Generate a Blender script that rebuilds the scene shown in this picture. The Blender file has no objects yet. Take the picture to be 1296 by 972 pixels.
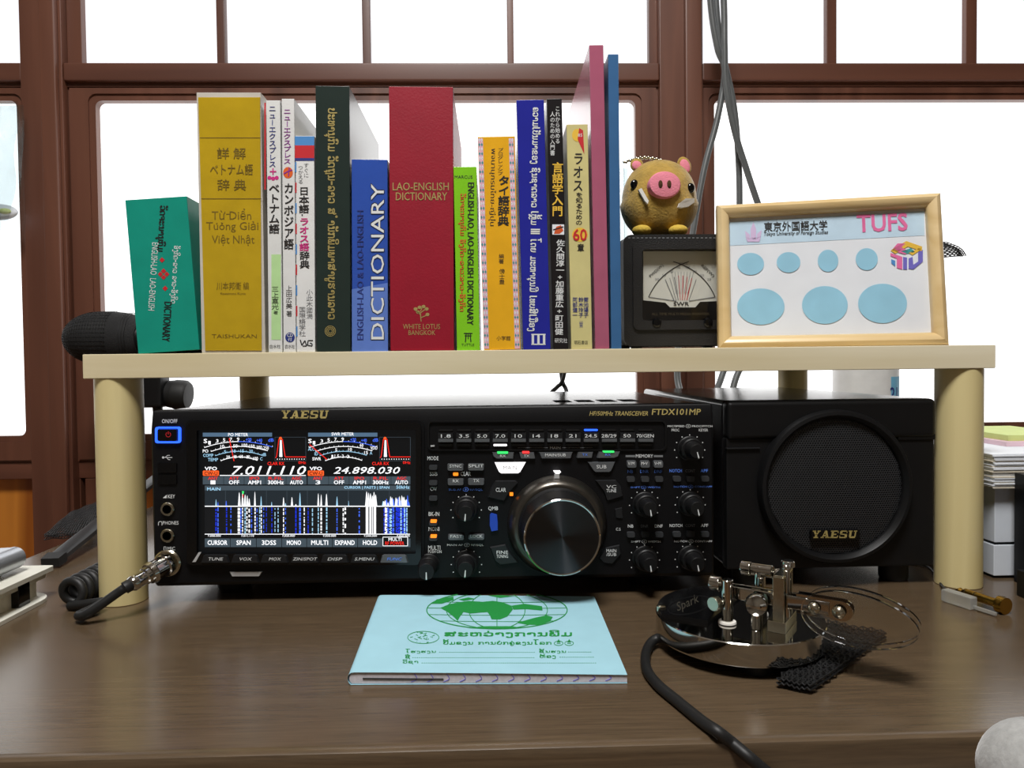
import bpy, bmesh, math, random, os, unicodedata
from mathutils import Vector, Matrix
random.seed(7)
sc = bpy.context.scene
COL = sc.collection
SIN, COS, PI = math.sin, math.cos, math.pi

# ---------------------------------------------------------------- camera (all lengths in mm, desk top z = 0)
CAM = (-41.3, -535.3, 175.2); YAW, PITCH, ROLL, FPX = .0278, .0255, -.0113, 912.7
FW = Vector((SIN(YAW)*COS(PITCH), COS(YAW)*COS(PITCH), -SIN(PITCH)))
R0 = Vector((COS(YAW), -SIN(YAW), 0)); U0 = R0.cross(FW)
RX = R0*COS(ROLL)+U0*SIN(ROLL); UX = -R0*SIN(ROLL)+U0*COS(ROLL)
cd = bpy.data.cameras.new('camera'); cam = bpy.data.objects.new('camera', cd); COL.objects.link(cam)
cd.sensor_width = 36; cd.lens = FPX/1296*36; cd.clip_start = .01; cd.clip_end = 50
mw = Matrix((RX, UX, -FW)).transposed().to_4x4(); mw.translation = Vector(CAM)*.001
cam.matrix_world = mw; sc.camera = cam

# ---------------------------------------------------------------- light and exposure
sc.view_settings.view_transform = 'Standard'; sc.view_settings.look = 'None'
sc.view_settings.exposure = 0; sc.cycles.caustics_reflective = False; sc.view_settings.gamma = 1; sc.view_settings.use_curve_mapping = False
w = bpy.data.worlds.new('sky'); sc.world = w; w.use_nodes = True
w.node_tree.nodes['Background'].inputs[0].default_value = (.85, .92, 1, 1)
w.node_tree.nodes['Background'].inputs[1].default_value = 1.0
PANE_UP, PANE_LOW = .94, 1.6
def area(name, loc, size, power, col, aim):
    l = bpy.data.lights.new(name, 'AREA'); l.shape = 'DISK'; l.size = size; l.energy = power; l.color = col
    o = bpy.data.objects.new(name, l); COL.objects.link(o); o.location = Vector(loc)*.001
    o.rotation_euler = (Vector(aim)-Vector(loc)).to_track_quat('-Z', 'Y').to_euler(); return o
area('ceiling_lamp', (-150, -780, 1590), .55, 37, (1, .985, .965), (-150, -780, 0))

# ---------------------------------------------------------------- pixel of the 1296x972 frame -> point on a real plane
def ray(px, py): return (FW*FPX + RX*(px-648) - UX*(py-486))
def PX(px, py, Y=0.0):
    d = ray(px, py); t = (Y-CAM[1])/d.y; return Vector(CAM)+d*t
def PZ(px, py, Z=0.0):
    d = ray(px, py); t = (Z-CAM[2])/d.z; return Vector(CAM)+d*t
def PP(px, py, o, n):
    d = ray(px, py); t = (Vector(o)-Vector(CAM)).dot(n)/d.dot(n); return Vector(CAM)+d*t

# ---------------------------------------------------------------- materials
MAT = {}
def lin(c):
    return tuple(((v/255)/12.92 if v/255 <= .04045 else ((v/255+.055)/1.055)**2.4) for v in c)
def mat(name, c, rough=.5, metal=0, spec=.5, emit=0, noise=.06, nscale=60, bump=0, bscale=400, coat=0, trans=0, ior=1.45, aniso=0, sheen=0, stretch=(1, 1, 1)):
    m = bpy.data.materials.new(name); m.use_nodes = True; nt = m.node_tree; b = nt.nodes['Principled BSDF']
    L = lin(c); I = b.inputs
    I['Roughness'].default_value = rough; I['Metallic'].default_value = metal; I['Specular IOR Level'].default_value = spec
    I['Coat Weight'].default_value = coat; I['Coat Roughness'].default_value = .12
    I['Transmission Weight'].default_value = trans; I['IOR'].default_value = ior; I['Sheen Weight'].default_value = sheen
    tc = nt.nodes.new('ShaderNodeTexCoord'); mp = nt.nodes.new('ShaderNodeMapping'); mp.inputs['Scale'].default_value = stretch
    nt.links.new(tc.outputs['Object'], mp.inputs[0])
    nz = nt.nodes.new('ShaderNodeTexNoise'); nz.inputs['Scale'].default_value = nscale; nz.inputs['Detail'].default_value = 4
    nt.links.new(mp.outputs[0], nz.inputs['Vector'])
    cr = nt.nodes.new('ShaderNodeValToRGB')
    cr.color_ramp.elements[0].position = .3; cr.color_ramp.elements[1].position = .7
    cr.color_ramp.elements[0].color = tuple(max(0, v*(1-noise)) for v in L)+(1,)
    cr.color_ramp.elements[1].color = tuple(min(1, v*(1+noise)) for v in L)+(1,)
    nt.links.new(nz.outputs['Fac'], cr.inputs[0]); nt.links.new(cr.outputs[0], I['Base Color'])
    if emit:
        I['Emission Color'].default_value = L+(1,); I['Emission Strength'].default_value = emit
    if bump:
        n2 = nt.nodes.new('ShaderNodeTexNoise'); n2.inputs['Scale'].default_value = bscale; n2.inputs['Detail'].default_value = 3
        nt.links.new(mp.outputs[0], n2.inputs['Vector'])
        bp = nt.nodes.new('ShaderNodeBump'); bp.inputs['Strength'].default_value = bump; bp.inputs['Distance'].default_value = .001
        nt.links.new(n2.outputs['Fac'], bp.inputs['Height']); nt.links.new(bp.outputs[0], I['Normal'])
    if aniso:
        I['Anisotropic'].default_value = aniso; I['Anisotropic Rotation'].default_value = .25
        tg = nt.nodes.new('ShaderNodeTangent'); tg.direction_type = 'RADIAL'; tg.axis = 'Y'
        nt.links.new(tg.outputs[0], I['Tangent'])
    MAT[name] = m; return m
def wood(name, c0, c1, scale, rough, axis='X', ring=8, coat=0, spec=.5, fine=.35, c2=None):
    """grain streaks along one axis: stretched noise + a slow wave"""
    m = bpy.data.materials.new(name); m.use_nodes = True; nt = m.node_tree; b = nt.nodes['Principled BSDF']
    N = nt.nodes.new; K = nt.links.new
    tc = N('ShaderNodeTexCoord'); mp = N('ShaderNodeMapping'); K(tc.outputs['Object'], mp.inputs[0])
    s = {'X': (.05, 1, 1), 'Y': (1, .05, 1), 'Z': (1, 1, .05)}[axis]; mp.inputs['Scale'].default_value = s
    n1 = N('ShaderNodeTexNoise'); n1.inputs['Scale'].default_value = scale; n1.inputs['Detail'].default_value = 6; n1.inputs['Roughness'].default_value = .65; K(mp.outputs[0], n1.inputs['Vector'])
    n2 = N('ShaderNodeTexNoise'); n2.inputs['Scale'].default_value = scale*.12; n2.inputs['Detail'].default_value = 3; n2.inputs['Distortion'].default_value = 1.2; K(mp.outputs[0], n2.inputs['Vector'])
    wv = N('ShaderNodeMath'); wv.operation = 'MULTIPLY'; wv.inputs[1].default_value = ring; K(n2.outputs['Fac'], wv.inputs[0])
    fr = N('ShaderNodeMath'); fr.operation = 'PINGPONG'; fr.inputs[1].default_value = 1; K(wv.outputs[0], fr.inputs[0])
    mx = N('ShaderNodeMix'); mx.data_type = 'FLOAT'; mx.inputs[0].default_value = fine; K(fr.outputs[0], mx.inputs[2]); K(n1.outputs['Fac'], mx.inputs[3])
    cr = N('ShaderNodeValToRGB'); cr.color_ramp.elements[0].position = .15; cr.color_ramp.elements[1].position = .85
    cr.color_ramp.elements[0].color = lin(c0)+(1,); cr.color_ramp.elements[1].color = lin(c1)+(1,)
    if c2:
        e = cr.color_ramp.elements.new(.5); e.color = lin(c2)+(1,)
    K(mx.outputs[0], cr.inputs[0]); K(cr.outputs[0], b.inputs['Base Color'])
    b.inputs['Roughness'].default_value = rough; b.inputs['Coat Weight'].default_value = coat; b.inputs['Coat Roughness'].default_value = .2; b.inputs['Specular IOR Level'].default_value = spec
    bp = N('ShaderNodeBump'); bp.inputs['Strength'].default_value = .08; bp.inputs['Distance'].default_value = .0005
    K(n1.outputs['Fac'], bp.inputs['Height']); K(bp.outputs[0], b.inputs['Normal'])
    MAT[name] = m; return m
def clear(name, tint=(255, 255, 255), rough=.03, weight=.0):
    """thin clear sheet: mostly see-through, reflecting by Fresnel"""
    m = bpy.data.materials.new(name); m.use_nodes = True; nt = m.node_tree; N = nt.nodes.new; K = nt.links.new
    nt.nodes.remove(nt.nodes['Principled BSDF']); out = nt.nodes['Material Output']
    t = N('ShaderNodeBsdfTransparent'); t.inputs[0].default_value = lin(tint)+(1,)
    g = N('ShaderNodeBsdfGlossy'); g.inputs['Roughness'].default_value = rough
    f = N('ShaderNodeLayerWeight'); f.inputs[0].default_value = .5
    p = N('ShaderNodeMath'); p.operation = 'POWER'; p.inputs[1].default_value = 5; K(f.outputs['Facing'], p.inputs[0])
    a = N('ShaderNodeMath'); a.operation = 'MULTIPLY_ADD'; a.inputs[1].default_value = .8; a.inputs[2].default_value = .03+weight; K(p.outputs[0], a.inputs[0])
    mx = N('ShaderNodeMixShader'); K(a.outputs[0], mx.inputs[0]); K(t.outputs[0], mx.inputs[1]); K(g.outputs[0], mx.inputs[2]); K(mx.outputs[0], out.inputs[0])
    MAT[name] = m
def glow(name, c, s=1.0):
    m = bpy.data.materials.new(name); m.use_nodes = True; nt = m.node_tree; b = nt.nodes['Principled BSDF']
    b.inputs['Base Color'].default_value = tuple(v*.3 for v in lin(c))+(1,); b.inputs['Roughness'].default_value = .3
    b.inputs['Emission Color'].default_value = lin(c)+(1,); b.inputs['Emission Strength'].default_value = s
    MAT[name] = m

wood('desk_wood', (66, 54, 41), (103, 85, 64), 620, .25, 'X', 9, .25, .5, .86)
wood('desk_edge', (60, 47, 36), (88, 70, 54), 190, .30, 'X', 5, .3)
wood('pine', (214, 200, 162), (250, 244, 222), 110, .5, 'X', 5, 0, .35, .3)
wood('pine_leg', (192, 172, 116), (222, 206, 152), 70, .45, 'Z', 5, .1, .4, .3)
wood('frame_wood', (212, 182, 128), (234, 210, 162), 120, .35, 'X', 5, .4, .5, .3)
wood('sash_wood', (80, 46, 34), (114, 72, 55), 60, .42, 'Z', 6, .15)
wood('rail_wood', (78, 45, 34), (112, 70, 54), 60, .42, 'X', 6, .15)
wood('panel_wood', (150, 82, 24), (205, 130, 48), 30, .35, 'Z', 10, .3, .5, .2)
mat('wall_paint', (138, 130, 118), .9, noise=.03, bump=.1)
mat('ceiling_paint', (225, 222, 214), .95, noise=.02)
wood('floor_wood', (110, 78, 48), (150, 110, 70), 40, .45, 'X', 6)
glow('pane_upper', (250, 251, 255), PANE_UP); glow('pane_lower', (255, 255, 255), PANE_LOW)
mat('black_plastic', (17, 17, 18), .42, spec=.35, noise=.08, bump=.06, bscale=1500)
mat('case_metal', (26, 26, 28), .23, noise=.12, nscale=900, bump=.03, bscale=2500, coat=.3)
mat('panel_black', (13, 13, 15), .42, spec=.3, noise=.1, bump=.1, bscale=1800)
mat('gloss_black', (12, 12, 13), .12, noise=.05)
mat('key_grey', (112, 116, 120), .3, metal=.5, noise=.06)
mat('key_dark', (30, 31, 33), .35, noise=.06)
mat('slot_black', (6, 6, 6), .6)
mat('knob_black', (18, 18, 19), .45, spec=.4, noise=.1)
mat('dial_face', (76, 77, 80), .24, metal=1, noise=.03, aniso=.98)
mat('dial_ring', (96, 92, 86), .28, metal=.9)
mat('chrome', (200, 198, 192), .07, metal=1, noise=.03)
mat('nickel', (190, 184, 165), .2, metal=1, noise=.05)
mat('brass', (176, 138, 60), .25, metal=1, noise=.08)
mat('gold', (176, 150, 84), .35, metal=.7, noise=.1)
mat('silver_paint', (205, 207, 208), .4, metal=.3)
mat('print_white', (225, 228, 228), .6, noise=.02); mat('print_dim', (120, 122, 124), .6, noise=.02); mat('print_blue', (100, 146, 250), .6, noise=.02)
mat('print_black', (22, 22, 24), .6, noise=.02); mat('print_red', (200, 30, 40), .6, noise=.02); mat('print_green', (28, 140, 62), .7, noise=.02)
mat('print_gold', (196, 178, 112), .4, metal=.5, noise=.12); mat('print_oldgold', (118, 96, 22), .5, noise=.1); mat('print_magenta', (208, 40, 130), .6, noise=.02)
mat('print_orange', (226, 96, 30), .6, noise=.02); mat('print_yellow', (235, 190, 60), .6, noise=.02); mat('print_grey', (110, 112, 116), .6, noise=.02)
mat('print_sky', (74, 140, 205), .6, noise=.02); mat('print_navy', (36, 52, 130), .6, noise=.02); mat('print_pink', (232, 110, 165), .6, noise=.02)
mat('print_lilac', (214, 190, 226), .6, noise=.02); mat('print_teal', (60, 160, 160), .6, noise=.02); mat('print_violet', (112, 104, 196), .6, noise=.02)
glow('lcd_black', (14, 17, 20), .6); glow('lcd_white', (250, 252, 255), 1.05); glow('lcd_bar', (92, 122, 150), .8); glow('lcd_grey', (74, 88, 98), .7)
glow('lcd_red', (245, 40, 32), 1.0); glow('lcd_orange', (250, 96, 40), 1.0); glow('lcd_blue', (70, 110, 245), 1.0); glow('lcd_cyan', (165, 215, 245), .9)
glow('lcd_deep', (24, 50, 205), 1.0); glow('lcd_grid', (70, 82, 92), .7); glow('lcd_spec', (38, 47, 54), .7); glow('lcd_fall', (26, 28, 31), .6)
glow('led_blue', (40, 90, 255), 2.2); glow('led_white', (255, 250, 252), 1.5); glow('led_green', (60, 230, 110), 1.2); glow('led_red', (255, 60, 60), 1.3); glow('led_orange', (255, 130, 30), 1.6)
glow('lit_blue', (42, 84, 200), .35)
mat('key_mid', (66, 68, 71), .3, metal=.3, noise=.06); mat('grille_metal', (46, 47, 49), .35, spec=.7, noise=.05)
clear('clear_sheet'); clear('plastic_film', (232, 240, 242), .15, .12)
mat('acrylic', (250, 252, 252), .03, trans=1, ior=1.49, noise=0)
mat('silicone', (225, 225, 220), .35, trans=.75, ior=1.4, noise=0)
mat('mesh_black', (20, 20, 21), .55, noise=.1); mat('foam_black', (26, 26, 27), .8, noise=.2, nscale=700, bump=.6, bscale=900)
mat('rubber', (22, 22, 22), .6, noise=.1); mat('cable_grey', (92, 95, 96), .4, noise=.08); mat('cable_black', (24, 24, 24), .5, noise=.1)
mat('leather', (30, 29, 29), .5, noise=.15, bump=.4, bscale=900)
mat('meter_card', (214, 214, 204), .6, noise=.03); mat('paper', (232, 236, 242), .7, noise=.03); mat('page_edge', (214, 206, 188), .8, noise=.12, nscale=300, stretch=(40, .4, .4))
mat('note_blue', (160, 206, 220), .6, noise=.03); mat('note_page', (206, 202, 208), .8, noise=.1, nscale=500)
mat('plush_brown', (172, 140, 62), .95, noise=.18, nscale=120, bump=.8, bscale=500, sheen=.4); mat('plush_dark', (82, 56, 30), .95, noise=.15, bump=.8, bscale=500)
mat('plush_pink', (236, 140, 158), .9, noise=.06, bump=.5, bscale=700); mat('plush_cream', (204, 172, 70), .95, noise=.12, bump=.7, bscale=500); mat('felt_white', (232, 228, 220), .9)
mat('eye_black', (8, 8, 8), .08)
mat('aluminium', (176, 180, 186), .34, metal=.75, noise=.04); mat('cream_plastic', (218, 216, 204), .45, noise=.04); mat('box_white', (218, 224, 232), .6, noise=.03)
mat('bottle_white', (226, 226, 224), .4); mat('label_blue', (120, 190, 225), .5); mat('pink_paper', (226, 196, 206), .7); mat('green_paper', (206, 220, 140), .7)
mat('fleece', (160, 160, 158), 1, noise=.1, nscale=300, bump=.5, bscale=350, sheen=.5); mat('device_blue', (90, 160, 225), .4)

# ---------------------------------------------------------------- mesh builder
S = .001
class MB:
    def __init__(s): s.v = []; s.f = []; s.m = []; s.mats = []; s.M = None
    def mi(s, n):
        if n not in s.mats: s.mats.append(n)
        return s.mats.index(n)
    def add(s, vs, fs, m):
        b = len(s.v); k = s.mi(m)
        s.v += [(s.M @ Vector(p)) if s.M else Vector(p) for p in vs]
        for f in fs: s.f.append([b+i for i in f]); s.m.append(k)
    def box(s, x0, x1, y0, y1, z0, z1, m, bev=0, seg=2):
        if bev <= 0:
            s.add([(x, y, z) for z in (z0, z1) for y in (y0, y1) for x in (x0, x1)],
                  [(0, 1, 3, 2), (4, 6, 7, 5), (0, 4, 5, 1), (2, 3, 7, 6), (0, 2, 6, 4), (1, 5, 7, 3)], m); return s
        bm = bmesh.new(); bmesh.ops.create_cube(bm, size=1)
        for v in bm.verts: v.co = Vector(((x0+x1)/2+v.co.x*(x1-x0), (y0+y1)/2+v.co.y*(y1-y0), (z0+z1)/2+v.co.z*(z1-z0)))
        bmesh.ops.bevel(bm, geom=bm.edges[:], offset=bev, segments=seg, profile=.5, affect='EDGES')
        bm.verts.index_update(); s.add([v.co.copy() for v in bm.verts], [[v.index for v in f.verts] for f in bm.faces], m); bm.free(); return s
    def rings(s, rs, m, cap0=True, cap1=True, closed=True):
        n = len(rs[0]); vs = [p for r in rs for p in r]; fs = []
        for i in range(len(rs)-1):
            for j in range(n if closed else n-1):
                k = (j+1) % n; fs.append((i*n+j, i*n+k, (i+1)*n+k, (i+1)*n+j))
        if cap0: fs.append(list(range(n))[::-1])
        if cap1: fs.append([(len(rs)-1)*n+j for j in range(n)])
        s.add(vs, fs, m); return s
    def lathe(s, c, ax, prof, m, n=40, cap0=True, cap1=True):
        """prof: (radius, distance along ax)"""
        c = Vector(c); a = Vector(ax).normalized(); t = Vector((0, 0, 1)) if abs(a.z) < .9 else Vector((1, 0, 0))
        u = a.cross(t).normalized(); v = a.cross(u)
        rs = [[c+a*h+(u*COS(2*PI*j/n)+v*SIN(2*PI*j/n))*max(r, 1e-4) for j in range(n)] for r, h in prof]
        return s.rings(rs, m, cap0, cap1)
    def cyl(s, p0, p1, r, m, r1=None, n=24, bev=0):
        p0 = Vector(p0); p1 = Vector(p1); L = (p1-p0).length; r1 = r if r1 is None else r1
        pr = [(r, 0), (r1, L)] if not bev else [(r-bev, 0), (r, bev), (r1, L-bev), (r1-bev, L)]
        return s.lathe(p0, p1-p0, pr, m, n)
    def ball(s, c, r, m, nu=24, nv=14):
        r = r if isinstance(r, (tuple, list)) else (r, r, r); c = Vector(c); vs = [c+Vector((0, 0, -r[2]))]; fs = []
        for i in range(1, nv):
            a = -PI/2+PI*i/nv
            for j in range(nu): vs.append(c+Vector((r[0]*COS(a)*COS(2*PI*j/nu), r[1]*COS(a)*SIN(2*PI*j/nu), r[2]*SIN(a))))
        vs.append(c+Vector((0, 0, r[2])))
        for j in range(nu):
            k = (j+1) % nu; fs.append((0, 1+k, 1+j)); fs.append((len(vs)-1, 1+(nv-2)*nu+j, 1+(nv-2)*nu+k))
            for i in range(nv-2): fs.append((1+i*nu+j, 1+i*nu+k, 1+(i+1)*nu+k, 1+(i+1)*nu+j))
        s.add(vs, fs, m); return s
    def tube(s, pts, r, m, n=10, sub=8, smooth=True):
        pts = [Vector(p) for p in pts]
        if smooth and len(pts) > 2: pts = spline(pts, sub)
        rs = []; up = None
        for i, p in enumerate(pts):
            d = (pts[min(i+1, len(pts)-1)]-pts[max(i-1, 0)]).normalized()
            if up is None: up = d.orthogonal().normalized()
            up = (up-d*up.dot(d)).normalized(); q = d.cross(up)
            rr = r(i/(len(pts)-1)) if callable(r) else r
            rs.append([p+(up*COS(2*PI*j/n)+q*SIN(2*PI*j/n))*rr for j in range(n)])
        return s.rings(rs, m)
    def prism(s, poly, d, m, inset=0):
        """polygon of 3D points extruded along d; inset narrows the far end"""
        p = [Vector(q) for q in poly]; c = sum(p, Vector())/len(p); d = Vector(d)
        return s.rings([p, [c+(q-c)*(1-inset)+d for q in p]], m)
    def poly(s, pts, m): s.add(pts, [list(range(len(pts)))], m); return s
    def ring2(s, outer, inner, d, m):
        """frame between two loops of equal length, extruded along d"""
        o = [Vector(p) for p in outer]; i = [Vector(p) for p in inner]; d = Vector(d); n = len(o)
        vs = o+i+[p+d for p in o]+[p+d for p in i]; fs = []
        for j in range(n):
            k = (j+1) % n
            fs += [(j, k, n+k, n+j), (2*n+k, 2*n+j, 3*n+j, 3*n+k), (k, j, 2*n+j, 2*n+k), (n+j, n+k, 3*n+k, 3*n+j)]
        s.add(vs, fs, m); return s
    def text(s, body, F, x0, y0, x1, y1, m, o='H', bold=0, shear=0, lean=0):
        g, fs = lay(body)
        if not g: return s
        g = [(x+shear*y, y) for x, y in g]
        ax, bx = min(p[0] for p in g), max(p[0] for p in g); ay, by = min(p[1] for p in g), max(p[1] for p in g)
        W = max(bx-ax, 1e-6); H = max(by-ay, 1e-6); cx, cy = (x0+x1)/2, (y0+y1)/2; out = []
        for x, y in g:
            a, b = (x-ax)/W, (y-ay)/H
            if o == 'H': u, v = x0+a*(x1-x0), y1-b*(y1-y0)
            elif o == 'D': u, v = x0+b*(x1-x0), y0+a*(y1-y0)
            else: u, v = x1-b*(x1-x0), y1-a*(y1-y0)
            if lean: u, v = cx+(u-cx)*COS(lean)-(v-cy)*SIN(lean), cy+(u-cx)*SIN(lean)+(v-cy)*COS(lean)
            out.append((u, v))
        em = (y1-y0) if o == 'H' else (x1-x0)
        return s.stamp(out, fs, F, m, bold*em*.55)
    def stamp(s, uv, fs, F, m, b):
        """set a run of glyphs; bold ones are struck four times, slightly shifted"""
        for k, (du, dv) in enumerate(((-b, -b), (b, -b), (b, b), (-b, b)) if b > .02 else ((0, 0),)):
            pts = [F(u+du, v+dv) for u, v in uv]
            if k:
                q = (Vector(CAM)-pts[0]).normalized()*(.035*k); pts = [p+q for p in pts]
            s.add(pts, fs, m)
        return s
    def vtext(s, body, F, x0, y0, x1, y1, m, bold=0, lean=0):
        """characters stacked downwards"""
        h = (y1-y0)/len(body); cx, cy = (x0+x1)/2, (y0+y1)/2
        for i, ch in enumerate(body):
            if ch == ' ': continue
            g, fs = glyphs(ch); out = []
            if not g: continue
            mx = (min(p[0] for p in g)+max(p[0] for p in g))/2 if ord(ch) < 0x2000 else .5
            for x, y in g:
                a, b = x-mx, y-.38
                if ch in 'ー-–（）': a, b = b, -a
                u, v = cx+a*(x1-x0), y0+(i+.5)*h-b*h
                if lean: u, v = cx+(u-cx)*COS(lean)-(v-cy)*SIN(lean), cy+(u-cx)*SIN(lean)+(v-cy)*COS(lean)
                out.append((u, v))
            s.stamp(out, fs, F, m, bold*(x1-x0)*.55)
        return s
    def line(s, F, pts, wd, m):
        """flat stroke of width wd (in F's own units) through pts"""
        for (ax, ay), (bx, by) in zip(pts[:-1], pts[1:]):
            L = math.hypot(bx-ax, by-ay) or 1; nx, ny = -(by-ay)/L*wd/2, (bx-ax)/L*wd/2
            s.poly([F(ax+nx, ay+ny), F(bx+nx, by+ny), F(bx-nx, by-ny), F(ax-nx, ay-ny)], m)
        return s
    def rect(s, F, x0, y0, x1, y1, m): return s.poly([F(x0, y1), F(x1, y1), F(x1, y0), F(x0, y0)], m)
    def disc(s, F, x, y, rx, ry, m, n=20): return s.poly([F(x+rx*COS(2*PI*i/n), y+ry*SIN(2*PI*i/n)) for i in range(n)], m)
def spline(pts, sub):
    P = [pts[0]*2-pts[1]]+pts+[pts[-1]*2-pts[-2]]; out = []
    for i in range(1, len(P)-2):
        for k in range(sub):
            t = k/sub; a, b, c, d = P[i-1:i+3]
            out.append(.5*((2*b)+(c-a)*t+(2*a-5*b+4*c-d)*t*t+(3*b-a-3*c+d)*t**3))
    return out+[pts[-1]]
# glyph outlines (Blender's own bundled fonts)
try: LAO = bpy.data.fonts.load(os.path.join(bpy.utils.resource_path('LOCAL'), 'datafiles', 'fonts', 'DejaVuSansMono.woff2'))
except Exception: LAO = None
GC = {}
def glyphs(t, font=None):
    k = (t, font and font.name)
    if k not in GC:
        c = bpy.data.curves.new('t', 'FONT'); c.body = t; c.resolution_u = 2
        if font: c.font = font
        o = bpy.data.objects.new('t', c); COL.objects.link(o); bpy.context.view_layer.update()
        me = bpy.data.meshes.new_from_object(o.evaluated_get(bpy.context.evaluated_depsgraph_get()))
        GC[k] = ([(v.co.x, v.co.y) for v in me.vertices], [list(p.vertices) for p in me.polygons])
        bpy.data.objects.remove(o); bpy.data.curves.remove(c); bpy.data.meshes.remove(me)
    return GC[k]
NOLAO = dict(zip('ເແໂໄຽ', 'เแโไງ'))                            # look-alikes for what the font lacks
def lay(t):
    if not any('\u0e80' <= ch <= '\u0eff' for ch in t): return glyphs(t)
    V = []; Fc = []; x = 0; base = (0, .5); up = 0
    for ch in t:
        if ch == ' ': x += .28; continue
        ch = NOLAO.get(ch, ch); lao = '\u0e80' <= ch <= '\u0eff'
        if lao and LAO is None: ch = chr(ord(ch)-0x80)
        g, f = glyphs(ch, LAO if lao else None)
        if not g: continue
        a, b = min(p[0] for p in g), max(p[0] for p in g); n = len(V)
        if unicodedata.category(ch) == 'Mn':
            low = ch in '\u0eb8\u0eb9\u0ebc'; dx = (base[0]+base[1])/2-(a+b)/2; dy = 0 if low else .2*up
            if not low: up += 1
        else:
            dx = x-a; dy = 0; base = (x, x+b-a); x += b-a+.07; up = 0
        V += [(p[0]+dx, p[1]+dy) for p in g]; Fc += [[n+i for i in q] for q in f]
    return V, Fc
ORG = {}
def build(name, mb, org=(0, 0, 0), sharp=38, fix=True):
    me = bpy.data.meshes.new(name); o3 = Vector(org)
    me.from_pydata([tuple((p-o3)*S) for p in mb.v], [], mb.f)
    for n in mb.mats: me.materials.append(MAT[n])
    me.polygons.foreach_set('material_index', mb.m)
    if fix:
        bm = bmesh.new(); bm.from_mesh(me); bmesh.ops.recalc_face_normals(bm, faces=bm.faces[:]); bm.to_mesh(me); bm.free()
    me.polygons.foreach_set('use_smooth', [True]*len(me.polygons)); me.set_sharp_from_angle(angle=math.radians(sharp)); me.update()
    o = bpy.data.objects.new(name, me); COL.objects.link(o)
    if fix: o.modifiers.new('normals', 'WEIGHTED_NORMAL').keep_sharp = True
    return o
def tag(o, label, cat, group=None):
    o['label'] = label; o['category'] = cat
    if group: o['group'] = group
    return o
def thing(name, label, cat, loc, group=None):
    o = bpy.data.objects.new(name, None); COL.objects.link(o); o.location = Vector(loc)*S; o.empty_display_size = .01
    ORG[o.name] = Vector(loc); return tag(o, label, cat, group)
def part(name, mb, parent, label=None, kind=None, sharp=38, fix=True):
    og = ORG[parent.name]; o = build(name, mb, og, sharp, fix); o.parent = parent; ORG[o.name] = og
    if label: o['label'] = label
    if kind: o['kind'] = kind
    return o
def solo(name, mb, label, cat, loc, group=None, sharp=38):
    o = build(name, mb, loc, sharp); o.location = Vector(loc)*S; ORG[o.name] = Vector(loc); return tag(o, label, cat, group)
def struct(name, mb=None):
    if mb is None:
        o = bpy.data.objects.new(name, None); COL.objects.link(o)
    else: o = build(name, mb)
    o['kind'] = 'structure'; ORG[o.name] = Vector((0, 0, 0)); return o
def rr(x0, z0, x1, z1, r, n=6):
    """rounded rectangle loop in (x, z)"""
    r = max(r, .001); out = []
    for cx, cz, a in ((x1-r, z1-r, 0), (x0+r, z1-r, 90), (x0+r, z0+r, 180), (x1-r, z0+r, 270)):
        for i in range(n+1):
            t = math.radians(a+90*i/n); out.append((cx+r*COS(t), cz+r*SIN(t)))
    return out
def XZ(l, y): return [Vector((x, y, z)) for x, z in l]
def FY(Y): return lambda u, v: PX(u, v, Y)
def FZ(Z): return lambda u, v: PZ(u, v, Z)

# ================================================================ the room
FLOOR, CEIL, YW = -700, 1650, 521
ZG, ZR, ZT, ZTOP = 82, PX(460, 127, YW).z, 609.5, 1080       # lower glass bottom/top, upper glass bottom/top
mb = MB(); mb.box(-1900, 1900, -2600, YW+60, FLOOR-40, FLOOR, 'floor_wood'); struct('floor', mb)
mb = MB(); mb.box(-1900, 1900, -2600, YW+60, CEIL, CEIL+40, 'ceiling_paint'); struct('ceiling', mb)
mb = MB(); mb.box(-1940, -1900, -2600, YW+60, FLOOR, CEIL, 'wall_paint'); struct('wall_left', mb)
mb = MB(); mb.box(1900, 1940, -2600, YW+60, FLOOR, CEIL, 'wall_paint'); struct('wall_right', mb)
mb = MB(); mb.box(-1900, 1900, -2640, -2600, FLOOR, CEIL, 'wall_paint'); struct('wall_front', mb)
def wx(px, py=200): return PX(px, py, YW).x
zpan = PX(30, 607, YW).z
mb = MB(); mb.box(-1900, 1900, YW+20, YW+60, ZTOP+60, CEIL, 'wall_paint')
mb.box(-1900, 1900, YW+20, YW+60, FLOOR, zpan, 'panel_wood'); struct('wall_back', mb)
# rails below and above the glass, uprights of the panelled lower wall
mb = MB(); mb.box(-1900, 1900, YW+2, YW+50, zpan, ZG-38, 'rail_wood', 2); struct('trim_1', mb)
mb = MB(); mb.box(-1900, 1900, YW-4, YW+50, ZTOP+38, ZTOP+100, 'rail_wood', 2); struct('trim_2', mb)
PA = (wx(36, 60), wx(85, 60)); PB = (wx(832, 60), wx(886, 40))
def post(n, x0, x1, z0=FLOOR):
    m = MB(); m.box(x0, x1, YW-14, YW+50, z0, ZTOP+60, 'sash_wood', 1.5)
    wd = x1-x0
    m.box(x0+wd*.55, x1-wd*.06, YW-24, YW-14, z0, ZTOP+60, 'sash_wood', 3)
    struct(n, m)
post('trim_3', PA[0]-4, PA[1]); post('trim_4', *PB)
mb = MB()
for a in (wx(50, 640), wx(107, 640)): mb.box(a, a+58, YW+2, YW+20, FLOOR, zpan, 'sash_wood', 2)
struct('trim_5', mb)
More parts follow.
